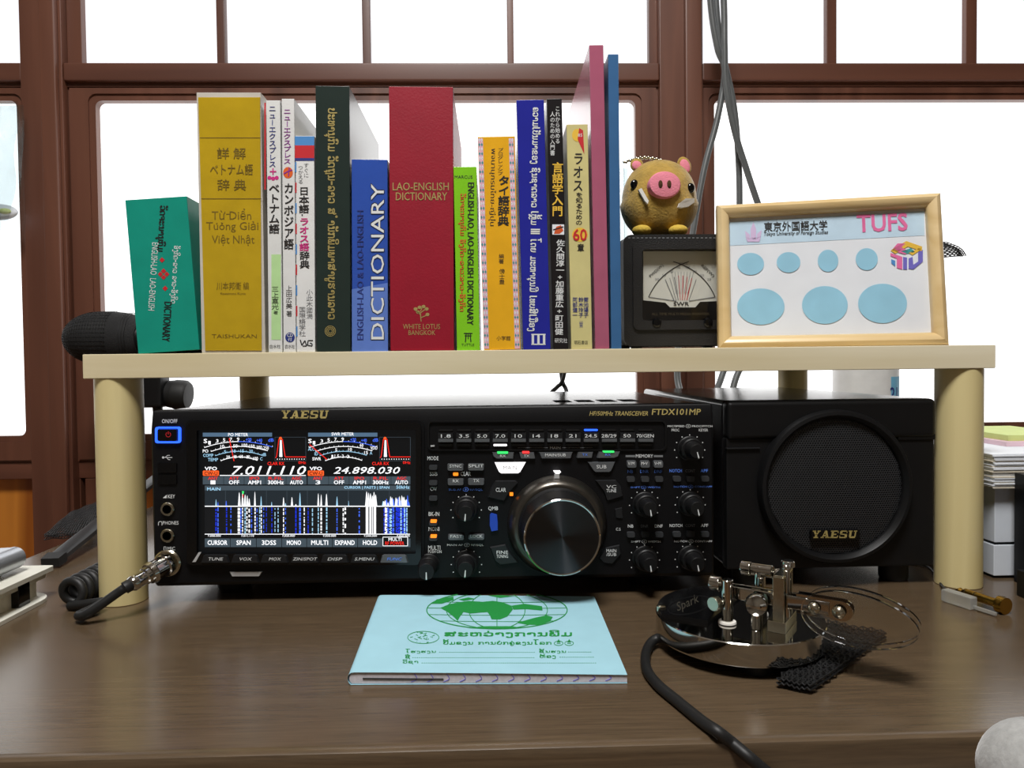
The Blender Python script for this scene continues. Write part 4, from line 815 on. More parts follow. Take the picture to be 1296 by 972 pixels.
for x in (797.8, 815.7, 833.5): btn(rpx(x-5.2, 602.5, x+5.2, 609.5, 2), 'key_mid' , 2.6)
for x in (856, 891.5): btn(rpx(x-5.2, 602, x+5.2, 609, 2), 'key_mid', 2.6); btn(rpx(x-5.2, 672, x+5.2, 679, 2), 'key_mid', 2.6)
btn(rpx(868, 601.5, 878.4, 609.5, 2), 'key_dark', 2.6); btn(rpx(868, 671, 878.4, 679, 2), 'key_dark', 2.6); btn(rpx(810.5, 671.5, 821, 679.5, 2), 'key_dark', 2.6)  # darker copies of the keys, knob shade put into their colour
for x in (798, 833.7): btn(rpx(x-5.2, 672.5, x+5.2, 679.5, 2), 'key_mid', 2.6)
btn([(627, 608), (653, 607.8), (655.5, 611), (645, 622), (638, 634), (617, 629.5), (621, 617)], 'key_dark', 1.8, 'CLAR', (627.5, 617.5, 640.3, 622.5)); btn([(753, 607.4), (779, 607), (786, 615), (788.5, 628), (768, 634), (764, 622)], 'key_dark', 1.8, 'VC|TUNE', (767.5, 614, 780, 624))
btn([(620, 692), (639.5, 688.5), (647, 701), (656, 711.5), (633, 714.5), (626, 709)], 'key_dark', 1.8, 'FINE|TUNING', (628.5, 697, 643, 707)); btn([(766, 693), (784, 689), (786, 700), (775, 713), (763, 712), (758, 706)], 'key_dark', 1.8, 'MAIN|/SUB', (767.5, 695, 780, 704.5))
btn([(620, 651), (622, 649), (629, 651), (630, 661), (630, 671), (622, 672.5), (619.8, 665)], 'lit_blue', 2.2, lab='blue lit key'); btn([(778, 644), (787, 642), (788, 656), (779, 655)], 'key_dark', 1.2); lamp(645, 623, 649.5, 627.5, 'led_orange', 'orange lamp', 1)
m = MB(); m.prism([PX(a, b, YP0) for a, b in ((700, 595.2), (708.5, 595.2), (704.3, 600))], (0, -9, 0), 'led_white'); part('dial_pointer', m, rad, 'white pointer above the dial')
# power, usb, jacks
m = MB(); m.ring2([PX(a, b, YP0) for a, b in rr(198, 540, 229.5, 560.5, 3)], [PX(a, b, YP0) for a, b in rr(200.2, 542, 227.3, 558.5, 2)], (0, -2.4, 0), 'led_blue'); part('power_button_glow_ring', m, rad, 'glowing blue surround')
o_ = btn(rpx(200.6, 542.4, 227, 558.2, 2), 'gloss_black', 3, nm='power_button'); mm = MB(); F3 = FY(YP0-3.25); mm.line(F3, [(213+3*SIN(a), 550-3*COS(a)) for a in [.6+5.1*i/14 for i in range(15)]], .9, 'print_red'); mm.line(F3, [(213, 546), (213, 550)], .9, 'print_red'); part('power_symbol', mm, o_, fix=False)
for y in (585.5, 600.2): btn(rpx(200, y, 224.5, y+12.5, 1.5), 'gloss_black', 1.2, nm='usb_cover', ins=.03)
for y in (644, 677.5):
    m = MB(); p = PX(212.8, y, YP0); m.lathe(p, (0, -1, 0), [(5.1, -2), (5.1, 1.6), (4.6, 2.2), (3.3, 2.2), (3.2, -6)], 'nickel', 32, False, True); j = part('jack_socket', m, rad)
    m = MB(); m.lathe(p, (0, -1, 0), [(3.25, .4), (.01, .4)], 'slot_black', 24); part('socket_hole', m, j)
m = MB(); p = PX(213, 712, YP0); m.lathe(p, (0, -1, 0), [(10, -2), (10, 2), (9, 3)], 'nickel', 32); part('microphone_socket', m, rad)
# small knobs
def knob(px, py, r0, r1, prot, ang=100, low=False):
    p = PX(px, py, YP0); m = MB(); N = 60
    m.lathe(p, (0, -1, 0), [(r0+.6, -.5), (r0+.6, 1.2), (r0, 1.6), (r0-.5, prot*.42), (r0-1.3, prot*.46), (r1+.5, prot*.46), (r1, prot*.5), (r1-.5, prot-.7), (r1-1.1, prot), (.05, prot)], 'knob_black', N)
    o = part('knob', m, rad)
    a = math.radians(ang); d = Vector((COS(a), 0, -SIN(a))); s_ = Vector((SIN(a), 0, COS(a))); q = p+Vector((0, -prot-.1, 0))
    m = MB(); m.poly([q+d*.4-s_*.32, q+d*(r1-1.2)-s_*.5, q+d*(r1-1.2)+s_*.5, q+d*.4+s_*.32], 'print_white')
    e0 = p+Vector((0, -prot+.5, 0)); m.poly([q+d*(r1-1.2)-s_*.5, e0+d*(r1-.4)-s_*.5, e0+d*(r1-.4)+s_*.5, q+d*(r1-1.2)+s_*.5], 'print_white'); part('pointer_line', m, o, fix=False)
knob(590.3, 643, 8.8, 6.2, 20, 95); knob(590.3, 711.5, 8.8, 6.4, 20, 95); knob(542.5, 714, 7.6, 6.6, 20, 90); knob(815.8, 638, 8.8, 6, 20, 82); knob(873.6, 637.5, 8.8, 6, 20, 78); knob(815.8, 706, 8.8, 6, 20, 82); knob(873.5, 705.5, 8.8, 6, 20, 80); knob(872.8, 567.5, 8.8, 6, 20, 76)
# tuning dial
p = PX(705, 664, YP0)
m = MB(); m.lathe(p, (0, -1, 0), [(37.5, -1), (37.5, 2), (35.8, 4.5), (34.5, 7.5), (32.2, 9.6), (30.5, 10)], 'dial_ring', 96, True, True); dr = part('outer_dial_ring', m, rad)
m = MB(); q = PX(704.6, 606, YP0-8.5); m.prism([PX(a, b, YP0-8.3) for a, b in ((701.5, 601), (707.8, 601), (707.8, 607), (701.5, 607))], (0, -.9, 1), 'silver_paint'); part('ring_marker', m, dr)
m = MB(); rs = []; N = 180
for r, h, kn in ((29.6, 9, 0), (29.8, 12, 0), (28.6, 13.5, 0), (28.2, 15, .45), (27.6, 36, .45), (27.2, 37.5, 0), (26.9, 39.5, 0)):
    rs.append([p+Vector(((r-(kn if j % 2 else 0))*COS(2*PI*j/N), -h, (r-(kn if j % 2 else 0))*SIN(2*PI*j/N))) for j in range(N)])
m.rings(rs, 'knob_black', False, True); td = part('tuning_dial', m, rad, 'large tuning dial')
m = MB(); m.lathe(p, (0, -1, 0), [(27, 39.2), (27, 40.6), (26.3, 41.2), (25.6, 41)], 'chrome', 96, False, False); part('chrome_edge', m, td)
m = MB(); m.lathe((0, 0, 0), (0, -1, 0), [(25.8, 40.9), (25, 40.6), (13, 40.35), (.02, 40.25)], 'dial_face', 96, False, True)
mo = build('dial_face', m); mo.parent = td; mo.location = (p-ORG[td.name])*S; ORG[mo.name] = p
# vents on top, feet
for i in range(4):
    m = MB(); x = PX(706+i*29, 506, 60).x
    for k in range(7): m.box(x-1, x+13, 70+k*5, 72.4+k*5, RZ1-.7, RZ1-.4, 'slot_black')
    part('vent', m, rad)
for x in (RX0+45, RX1-45):
    for y in (45, RYB-45):
        m = MB(); m.lathe((x, y, 0), (0, 0, 1), [(12, 0), (13, 2), (14, RZ0+1.4)], 'rubber', 28); part('foot', m, rad)

# ================================================================ loudspeaker
YS = 14; sl, sr = PX(919.5, 600, YS).x, PX(1184, 600, YS).x; st = PX(1050, 506, YS).z; sb = 15; zst = PX(1000, 556, YS).z
spk = thing('loudspeaker', 'black box loudspeaker with round perforated grille beside the radio', 'loudspeaker', ((sl+sr)/2, 160, 0))
m = MB(); m.box(sl, sr, YS+8, 318, sb, st, 'case_metal', 4, 3); part('cabinet', m, spk)
m = MB(); m.box(sl, sr, YS-2, YS+12, zst, st, 'black_plastic', 4, 3)
m.box(sl, sr, YS+1, YS+12, sb, zst+2, 'black_plastic', 2); m.box(sl, sl+26, YS-1, YS+3, zst-7, zst-6, 'key_dark', .3); m.box(sr-30, sr, YS-.5, YS+3, zst-2, zst+3, 'black_plastic', 1.2); part('front_baffle', m, spk)
cc = PX(1054.5, 615, YS); R1 = 59.5; R2 = 52.5
m = MB(); m.lathe(cc, (0, -1, 0), [(R1, -3), (R1, 5), (R1-1.5, 7.5), (R1-4, 8), (R2+.5, 5), (R2, 3), (R2-.5, -1)], 'black_plastic', 96, False, False); part('grille_ring', m, spk)
m = MB(); pit = 1.95; rh = .74; hexr = pit/math.sqrt(3)
ny = int(R2/(pit*.866))+1; nx = int(R2/pit)+1
def dome(x, z): return cc.y-2.5-3.2*(1-(x*x+z*z)/(R2*R2))
for j in range(-ny, ny+1):
    for i in range(-nx, nx+1):
        x = i*pit+(pit/2 if j % 2 else 0); z = j*pit*.866
        if x*x+z*z > (R2-.3)**2: continue
        vs = []
        for rr_, dy in ((hexr, 0), (rh, 0), (rh*.97, .6)):
            for k in range(6):
                a = PI/6+k*PI/3; vs.append((cc.x+x+rr_*COS(a), dome(x+rr_*COS(a), z+rr_*SIN(a))+dy, cc.z+z+rr_*SIN(a)))
        fs = []
        for k in range(6):
            l = (k+1) % 6; fs += [(k, l, 6+l, 6+k), (6+k, 6+l, 12+l, 12+k)]
        m.add(vs, fs, 'grille_metal')
part('perforated_grille', m, spk, fix=False)
m = MB(); m.lathe(cc, (0, -1, 0), [(R2, .2), (R2-6, -.2), (16, -16), (15, -15), (10, -11), (.1, -9)], 'rubber', 60, False, True); part('speaker_cone', m, spk)
m = MB(); pc = PX(1056, 676, YS-5); m.box(pc.x-19, pc.x+19, YS-7.6, YS-3, pc.z-3.6, pc.z+3.6, 'gloss_black', .6); bd = part('badge', m, spk)
m = MB(); logo(m, FY(YS-7.9), 1027, 671.5, 1086, 681, 'print_gold'); part('badge_lettering', m, bd, 'gold maker name', fix=False)
for x in (sl+22, sr-22):
    for y in (34, 290):
        m = MB(); m.lathe((x, y, 0), (0, 0, 1), [(10, 0), (11, 2), (11, sb+1)], 'rubber', 24); part('foot', m, spk)

# ================================================================ exercise book
NZ = 7.2
n0, n1, n2, n3 = PZ(487, 753, NZ), PZ(752, 751, NZ), PZ(794, 849, NZ), PZ(452, 851, NZ)
nb_ = thing('exercise_book', 'pale blue exercise book with green globe and Lao title lying on the desk', 'exercise book', tuple(((n0+n1+n2+n3)/4)*1)[:2]+(0,))
def npt(a, b, z):
    q = (n0*(1-a)+n1*a)*(1-b)+(n3*(1-a)+n2*a)*b; return Vector((q.x, q.y, z))
m = MB()
def topz(a): return NZ*(1-.32*max(0, (a-.02))**1.2) if a > 0 else NZ
secs = []
for b in (0, .25, .5, .75, 1):
    up = [npt(a, b, topz(a)) for a in [i/16 for i in range(17)]]
    sp = [npt(-.016-.020*SIN(t), b, NZ/2+NZ/2*COS(t)) for t in [PI*i/8 for i in range(1, 8)]]
    sec = up[::-1]+[npt(-.012, b, NZ)]+sp+[npt(-.012, b, .3)]+[npt(a, b, .3) for a in [i/16 for i in range(17)]]
    secs.append(sec)
m.rings(secs, 'note_blue', False, False, False)
part('cover', m, nb_)
m = MB(); rs = []
for b in (.006, .994):
    rs.append([npt(a, b, topz(a)-.35) for a in [i/16 for i in range(17)]][::-1]+[npt(-.012, b, NZ-.4)]+[npt(-.014-.017*SIN(t), b, NZ/2+(NZ/2-.4)*COS(t)) for t in [PI*i/8 for i in range(1, 8)]]+[npt(a, b, .6) for a in [i/16 for i in range(17)]])
m.rings(rs, 'note_page'); 
for i in range(13):
    a = .2+i*.06; q = npt(a, .9945, 1.4); r_ = npt(a+.012, .9945, topz(a)-.9); mid = npt(a+.022, .9945, 3)
    m.tube([q, mid, r_], .22, 'print_violet', 5, 3)
m.tube([npt(.02, .996, 3.6), npt(.2, .996, 3.2), npt(.32, .996, 3)], .35, 'print_black', 5, 4); part('pages', m, nb_)
def FN(u, v):
    q = PZ(u, v, NZ-.2); a = min(1, max(0, (q-n0).dot(n1-n0)/(n1-n0).length_squared)); return PZ(u, v, topz(a)+.22)
def FNg(u, v): return FN(420+u/3.24, 740+v/3.24)
m = MB(); gc = (677, 104); GRX, GRY = 288, 77; Gn = 'print_green'
def clipped(pts, wd):
    run = []
    for p_ in pts:
        if p_[1] > 40: run.append(p_)
        else:
            if len(run) > 1: m.line(FNg, run, wd, Gn)
            run = []
    if len(run) > 1: m.line(FNg, run, wd, Gn)
clipped([(gc[0]+GRX*COS(2*PI*i/90), gc[1]+GRY*SIN(2*PI*i/90)) for i in range(91)], 4)
for k in (-.72, -.4, 0, .4, .72): clipped([(gc[0]+GRX*k*COS(a), gc[1]+GRY*SIN(a)) for a in [-PI/2+PI*i/30 for i in range(31)]], 3)
for v in (70, 95, 122, 148): 
    h = GRX*math.sqrt(max(0, 1-((v-gc[1])/GRY)**2)); m.line(FNg, [(gc[0]-h, v), (gc[0]-h*.3, v+3), (gc[0]+h*.3, v+3), (gc[0]+h, v)], 2, Gn)
def land(pts): m.poly([FNg(*q) for q in pts[::-1]], Gn)
land([(445, 95), (480, 80), (520, 72), (560, 66), (620, 70), (640, 112), (600, 115), (570, 118), (540, 112), (526, 130), (516, 148), (500, 132), (475, 112)]); land([(620, 70), (660, 66), (700, 72), (736, 86), (742, 102), (720, 130), (690, 142), (655, 142), (648, 125), (638, 112)])
land([(736, 86), (790, 78), (862, 88), (864, 106), (800, 100), (745, 102)]); land([(758, 156), (830, 136), (880, 125), (906, 132), (895, 150), (850, 165), (800, 164)]); land([(410, 78), (430, 60), (480, 52), (498, 48), (500, 62), (450, 78)]); land([(560, 178), (620, 170), (740, 170), (780, 178), (730, 181), (620, 181)]); land([(640, 44), (700, 43), (750, 47), (690, 54)]); land([(520, 60), (560, 52), (590, 58), (540, 66)])
m.text('ສະຫວ່າງການພິມ', FNg, 462, 186, 984, 217, Gn, bold=.045); m.text('ປຶ້ມຂຽນ ການບໍກຄູ່ຂຽນໂລກ', FNg, 456, 224, 900, 250, Gn, bold=.03)
for X in (930, 973):
    clipped([(X+18*COS(2*PI*i/20), 240+9*SIN(2*PI*i/20)) for i in range(21)], 2.5); m.poly([FNg(X-7, 236), FNg(X+7, 236), FNg(X, 222)], Gn); m.line(FNg, [(X-8, 240), (X+8, 240)], 3, Gn)
clipped([(375+64*COS(2*PI*i/40), 216+25*SIN(2*PI*i/40)) for i in range(41)], 2.5)
rnd = random.Random(5)
for i in range(26):
    a = rnd.uniform(0, 6.28); q = rnd.uniform(.1, .85); x, y = 375+64*q*COS(a), 216+25*q*SIN(a); m.line(FNg, [(x, y), (x+rnd.uniform(-14, 14), y+rnd.uniform(-5, 5))], 2.4, Gn)
for s_, a in (('ໂຮງຮຽນ', (302, 263, 426, 282)), ('ຊັ້ນຮຽນ', (850, 262, 960, 282)), ('ຊື່', (300, 284, 322, 306)), ('ຫ້ອງ', (852, 284, 918, 304)), ('ວິຊາ', (290, 306, 354, 326))): m.text(s_, FNg, *a, Gn, bold=.02)
for x0, x1, y in ((440, 842, 276), (968, 1070, 275), (330, 838, 298), (934, 1078, 296), (368, 1090, 320)):
    n_ = int((x1-x0)/9)
    for i in range(n_): m.rect(FNg, x0+i*9, y, x0+i*9+5, y+2, Gn)
part('cover_printing', m, nb_, fix=False)

# ================================================================ morse paddle key
KT, KB = 20.6, 7.0
kl_, kr_ = PZ(832.5, 778, KT), PZ(1042.5, 778, KT); KC = (kl_+kr_)/2; KR = (kr_-kl_).length/2
KC = Vector((KC.x, (PZ(961, 815, KT).y+PZ(930, 745, KT).y)/2, 0))
ANG = math.radians(-36); E1 = Vector((COS(ANG), SIN(ANG), 0)); E2 = Vector((-SIN(ANG), COS(ANG), 0))
KM = Matrix.Translation(KC) @ Matrix.Rotation(ANG, 4, 'Z')
def kl(px, py, z):
    q = PZ(px, py, z)-KC; return q.dot(E1), q.dot(E2)
def kz(px, py, u, v):
    q = KC+E1*u+E2*v; d = ray(px, py); t = (Vector((q.x, q.y, 0))-Vector((CAM[0], CAM[1], 0))).length/Vector((d.x, d.y, 0)).length; return CAM[2]+d.z*t
key = thing('morse_key', 'round chrome morse paddle key with two clear finger plates', 'morse key', tuple(KC))
def KP(name, m, lab=None, par=None): m.M = None; return part(name, m, par or key, lab)
def KMB(): m = MB(); m.M = KM; return m
m = KMB(); m.lathe((0, 0, 0), (0, 0, 1), [(KR-1.2, KB), (KR-.2, KB+.6), (KR, KB+1.2), (KR, KB+1.6), (KR, KT-.9), (KR, KT-.5), (KR-.5, KT), (KR-1, KT), (.05, KT)], 'chrome', 96); KP('base', m)
for a in (-58, 62, 182):
    m = KMB(); m.lathe((36*COS(math.radians(a)), 36*SIN(math.radians(a)), 0), (0, 0, 1), [(7.5, 0), (8, 1), (8, KB+.2)], 'rubber', 28); KP('rubber_foot', m)
# engraved plate on the left part of the disc
pa, pb = Vector(PZ(835, 776, KT+2.5)), Vector(PZ(896, 785, KT+2.5)); pcn = Vector(PZ(905, 774, KT+2.5))
def rim_pt(a, z=0): return KC+Vector((COS(a)*(KR-1), SIN(a)*(KR-1), z))
a0 = math.atan2(pa.y-KC.y, pa.x-KC.x); a0 = a0 % (2*PI); pts = [rim_pt(a0-i*(a0-math.radians(62))/20) for i in range(21)]
pts += [Vector((pcn.x, pcn.y, 0)), Vector((pb.x, pb.y, 0))]
m = MB(); m.prism([Vector((q.x, q.y, KT)) for q in pts], (0, 0, 2.2), 'gloss_black', .012); nm = part('name_plate', m, key, 'black engraved plate')
m = MB(); FK = FZ(KT+2.35); mat('etch', (92, 88, 78), .35, metal=.6)
m.text('Spark', FK, 855, 757, 886, 771, 'etch', shear=.35, lean=-.42)
for i in range(2): m.line(FK, [(873+(28-i)*COS(a)+5*SIN(a), 766-7*COS(a)+(10-i)*SIN(a)) for a in [2*PI*i/40 for i in range(41)]], .5, 'knob_black')
part('engraving', m, nm, fix=False)
q = PZ(837, 768, KT+2.4); m = MB(); m.lathe((q.x, q.y, KT), (0, 0, 1), [(3, 0), (3, 3), (2.2, 3.6), (.1, 3.7)], 'nickel', 20); part('screw', m, key)
# contact post on the left with its white washer and two knurled screws
ua, va = kl(920.5, 789, KT)
zA = kz(918, 733, ua, va)
def knurl(m, c, ax, r, L, mt='chrome'):
    c = Vector(c); ax = Vector(ax).normalized(); t = Vector((0, 0, 1)); u = ax.cross(t).normalized(); v = ax.cross(u); N = 48; rs = []
    for h, k, f in ((0, 0, .86), (.05*L, 0, .93), (.1*L, 1, 1), (.9*L, 1, 1), (L, 0, .9)):
        rs.append([c+ax*h*1.0+(u*COS(2*PI*j/N)+v*SIN(2*PI*j/N))*r*f*(1-(.06 if k and j % 2 else 0)) for j in range(N)])
    m.rings(rs, mt)
def postk(u, v, z1, r=3.4, washer=True):
    m = KMB(); m.cyl((u, v, KT), (u, v, z1), r, 'chrome', n=28, bev=.5); KP('contact_post', m)
    if washer:
        m = KMB(); m.lathe((u, v, KT), (0, 0, 1), [(r+1.6, 0), (r+1.9, .5), (r+1.6, 1.6), (r, 1.7)], 'felt_white', 28); KP('washer', m, 'white insulating washer')
postk(ua, va, zA)
m = KMB(); knurl(m, (ua-4, va, zA-3.5), (-1, 0, 0), 4.6, 6); m.cyl((ua-4, va, zA-3.5), (ua, va, zA-3.5), 1.5, 'chrome'); KP('thumb_screw', m)
z_ = kz(907, 765, ua-3, va-7); m = KMB(); knurl(m, (ua-4.5, va-4, z_), (-.35, -1, 0), 4.3, 4.5, 'nickel'); m.cyl((ua-4, va-4, z_), (ua, va, z_), 1.4, 'chrome'); KP('thumb_screw', m)
# round knob post in front
ub, vb = kl(957, 796, KT); zB = kz(954.5, 764, ub, vb)
postk(ub, vb, zB, 3.0, False)
m = KMB(); d = Vector((CAM[0], CAM[1], 0))-Vector((KC.x, KC.y, 0)); d = Vector((d.dot(E1), d.dot(E2), 0)).normalized()
m.lathe(Vector((ub, vb, zB))-d*2, d, [(4.5, 0), (6.2, 1.2), (6.5, 3), (6.3, 5), (5.6, 6.6), (3.5, 7.6), (.1, 8)], 'chrome', 40); KP('round_knob', m)
# lever and bridge
u0, v0 = kl(969, 801, KT); u1, v1 = kl(996, 801, KT); vF = (v0+v1)/2; vBk = vF+25
m = KMB(); m.box(u0, u1, vF, vBk+2, KT, KT+6.5, 'nickel', .5); KP('bridge_base', m)
uF0, uF1 = u0+2.5, u1-1.5; zBr = kz(977, 729, uF0, vF+3)+1
m = KMB(); m.box(uF0, uF1, vF+2, vF+4.5, KT+6, zBr-1, 'nickel', .4); m.box(uF0, uF1, vF+2.6, vBk-.6, zBr-3, zBr-.2, 'nickel', .9); m.box(uF0, uF1, vBk-3.5, vBk-1, zBr-11, zBr-1, 'nickel', .4); m.box(uF0, uF1, vBk-3.5, vBk-1, KT+6, KT+11, 'nickel', .4); m.box(uF0, uF0+2.2, vBk-3.5, vBk-1, KT+6, zBr-2, 'nickel', .3); m.box(uF1-2.2, uF1, vBk-3.5, vBk-1, KT+6, zBr-2, 'nickel', .3); KP('bridge', m)
vL = vF+11; zL = KT+16
for dv in (-3.2, 3.2):
    m = KMB(); m.box(ua-2, u1+22, vL+dv-1, vL+dv+1, zL-3, zL+4.5, 'chrome', .5); KP('lever_arm', m)
m = KMB(); m.cyl((u0+8, vL, KT), (u0+8, vL, zBr+1.5), 2, 'chrome', n=20, bev=.3); m.ball((u0+8, vL, zBr+2.6), 2.6, 'chrome', 16, 10); KP('pivot_screw', m)
# rear posts and adjusters
uc, vc = kl(933, 774, KT); uc, vc = ua+12, vL+14; zC = kz(932, 718, uc-6, vc)
postk(uc, vc, zC+3, 3.4)
m = KMB(); knurl(m, (uc-5, vc, zC), (-1, 0, 0), 4.6, 6); m.cyl((uc-5, vc, zC), (uc+8, vc, zC), 4, 'chrome', bev=.6); m.ball((uc+11, vc, zC-1), 3.6, 'chrome', 20, 12); KP('thumb_screw', m)
ud = u0-9; postk(ud, vL+9, zL+9, 2.2, False)
m = KMB(); m.cyl((ud-3, vL+9, zL+2), (ud+14, vL+9, zL+2), 1.3, 'brass', n=16); KP('contact_screw', m)
ue = u0-10; m = KMB(); m.cyl((ua+8, vL+3, zL), (u0, vL+3, zL), 1.6, 'nickel', n=16); m.box(ua+14, ua+19, vL-5, vL+5, KT, zL+2, 'nickel', .5); KP('spring_block', m)
m = KMB(); m.cyl((u1-4, vBk-2, zBr), (u1-4, vBk-2, zBr+4), 3.8, 'chrome', n=28, bev=.6); KP('thumb_screw', m)
# arm plate, screws and the two clear finger plates
up_ = kl(1040, 763, zL)[0]; up_ = u1+18
for k, dv in enumerate((-4.6, 5.0)):
    m = KMB(); M2 = [(u1+6, zL-3)]; poly = [(up_-14, zL-5), (up_+10, zL-5)]+[(up_+10+6*SIN(a), zL+.5-5.5*COS(a)) for a in [PI*i/10 for i in range(1, 10)]]+[(up_+10, zL+6), (up_-14, zL+6)]
    m.prism([(a, vL+dv+(1.6 if k == 0 else -3), b) for a, b in poly], (0, 1.4, 0), 'chrome'); KP('arm_plate', m)
    m = KMB(); L0, L1 = up_-11, up_+48; zc = zL-2; rs = []
    out = []
    for i in range(48):
        a = 2*PI*i/48; cx_ = (L0+L1)/2; x = cx_+(L1-L0)/2*COS(a); w_ = 15*(1-.12*COS(a)); out.append((x, vL+dv, zc+w_*SIN(a)-(x-L0)*.03))
    c_ = sum((Vector(q) for q in out), Vector())/48; rings = []
    for sc_, dy in ((.975, -1.5), (1, -1.1), (1, 1.1), (.975, 1.5)): rings.append([c_+(Vector(q)-c_)*sc_+Vector((0, dy, 0)) for q in out])
    m.rings(rings, 'acrylic'); KP('finger_plate', m, 'clear acrylic oval')
    for uu in (up_-4, up_+9):
        s_ = -1 if k == 0 else 1; m = KMB(); m.lathe((uu, vL+dv+s_*1.5, zL+.3), (0, s_, 0), [(3.5, 0), (3.4, .6), (2.6, 1.6), (1.2, 2.2), (.9, 1.6), (.05, 1.4)], 'nickel', 24); KP('screw', m)
# its cable
m = MB(); cp = [PZ(846, 815, 9)+Vector((6, 6, 0)), PZ(832, 808, 6), PZ(819, 822, 3), PZ(818, 845, 3), PZ(832, 866, 3), PZ(858, 888, 3), PZ(890, 914, 3), PZ(915, 931, 3)]
cp[-1] = PZ(908, 926, 3.2); cp += [PX(926, 940, E0+1), PX(945, 956, E0-4.6), PX(960, 969, E0-6)]; cp += [cp[-1]+Vector((12, -.5, -11)), cp[-1]+Vector((24, -.5, -30)), cp[-1]+Vector((34, 0, -62))]
m.tube(cp, 2.9, 'cable_black', 12, 8); solo('key_cable', m, 'black cable from the chrome key running over the desk front edge', 'cable', tuple(cp[3]))
# netting under the key
A, B, C, D = PZ(985, 868, 1.5), PZ(1027, 877, 1.5), PZ(1123, 806, 1.5), PZ(1050, 792, 1.5)
m = MB()
for k in range(2):
    def P(a, b):
        q = (A*(1-a)+B*a)*(1-b)+(D*(1-a)+C*a)*b; return q+Vector((0, 0, 1.0+k*2.4+.9*SIN(a*5+b*4)**2+.6*(-1)**(round(a*13)+round(b*26))))+(A-B).normalized()*(.8*(-1)**round(b*26))
    lattice(m, P, 13, 26, .55, 'mesh_black')
solo('netting_mat', m, 'folded black anti-slip netting on the desk beneath the chrome key', 'mat', tuple((A+C)/2))

# ================================================================ coax cables at the window
def cable(pts, r, lab, mt='cable_grey', nm='coaxial_cable', grp=None):
    m = MB(); m.tube(pts, r, mt, 10, 8); return solo(nm, m, lab, 'cable', tuple(pts[-1]), grp)
YC = 440
def q_(l, y0=YC): return [PX(a, b, y0+dy) for a, b, dy in l]
cable(q_([(890, -260, 0), (893, -120, 0), (899, 0, 0), (908, 60, 0), (917, 90, 4), (908, 150, 0), (891, 215, -8), (876, 300, -15), (862, 400, -20), (857, 470, -25), (862, 500, -38)])+[PX(866, 522, 385), PX(866, 540, 350), PX(866, 560, 317)], 4.2, 'grey coaxial cable curving down behind the plush boar')
cable(q_([(898, -260, 10), (902, -120, 10), (906, 0, 10), (913, 60, 12), (928, 130, 12), (934, 190, 12), (936, 255, 10), (934, 350, 5), (924, 440, -10), (914, 475, -20), (905, 500, -36)])+[PX(898, 525, 385), PX(890, 545, 350), PX(885, 570, 317)], 4.2, 'grey coaxial cable hanging straight down behind the frame’s left edge')
cable(q_([(906, -260, -10), (910, -120, -10), (916, 0, -8), (917, 60, -10), (919, 110, -10), (931, 170, -8), (945, 215, -8), (959, 257, -8), (985, 330, -10), (975, 420, -20), (935, 470, -30), (925, 520, -45)])+[PX(935, 540, 385), PX(945, 560, 350), PX(950, 580, 322)], 4.2, 'grey coaxial cable swinging right behind the picture frame top')
for l, lab in (([(722, 430, 0), (713, 478, 0), (705, 490, 0), (697, 500, -10)], 'thin black lead slanting left below the shelf board'), ([(706, 430, 8), (711, 478, 8), (716, 492, 8), (719, 504, -6)], 'thin black lead slanting right below the shelf board')):
    m = MB(); p0 = [PX(a, b, 372+d) for a, b, d in l]; e = p0[-1]; p0 += [Vector((e.x, 345, 110)), Vector((e.x, 317, 80))]
    p0 = [Vector((p0[0].x, 372, 215)), ]+p0[1:]; m.tube(p0, 2.6, 'cable_black', 8, 6); solo('power_lead', m, lab, 'cable', tuple(p0[-1]))

# ================================================================ microphone on its stand
YMI = 385; mc = PX(129, 428, YMI); rm = (PX(129, 394, YMI).z-PX(129, 461, YMI).z)/2
mic = thing('microphone', 'black studio microphone with big meshed head behind the left leg', 'microphone', (mc.x+40, YMI, 0))
m = MB(); rs = []
for i in range(21):
    t_ = i/20; a = PI*.5*t_ if t_ < 1 else PI/2
for x, r in [(-rm*1.38*COS(a), rm*SIN(a)) for a in [PI/2*i/14 for i in range(15)]]+[(14, rm), (30, rm*.96), (44, rm*.86), (50, rm*.7)]: rs.append((r, x))
m.lathe(mc, (1, 0, 0), rs, 'foam_black', 48)
part('mesh_head', m, mic)
m = MB()
for k in range(26):
    x = -rm*1.3+k*(rm*1.3+42)/25; r = rm*math.sqrt(max(0, 1-(x/(rm*1.38))**2)) if x < 0 else (rm if x < 20 else rm*.93)
    m.tube([mc+Vector((x, r*1.004*COS(a), r*1.004*SIN(a))) for a in [2*PI*i/28 for i in range(29)]], .35, 'mesh_black', 4, 1, False)
for k in range(40):
    a = 2*PI*k/40; m.tube([mc+Vector((-rm*1.38*COS(b)*1.004, rm*SIN(b)*COS(a)*1.004, rm*SIN(b)*SIN(a)*1.004)) for b in [PI/2*i/9 for i in range(1, 10)]]+[mc+Vector((20, rm*1.004*COS(a), rm*1.004*SIN(a)))], .3, 'mesh_black', 4, 1, False)
part('wire_mesh', m, mic)
m = MB(); jx = PX(203, 497, YMI+10); m.cyl((mc.x+46, YMI, mc.z), (mc.x+84, YMI, mc.z-12), rm*.62, 'black_plastic', rm*.5, 32, 2); m.box(jx.x-22, jx.x+12, YMI-14, YMI+14, jx.z-18, mc.z-rm*.3, 'black_plastic', 5); part('body', m, mic)
m = MB(); j2 = PX(225, 500, YMI+8); m.lathe(j2+Vector((-14, 0, 2)), (1, 0, -.1), [(11, 0), (17, 3), (18, 10), (19, 12), (19, 24), (16, 28), (9, 29)], 'rubber', 28); part('joint_knob', m, mic)
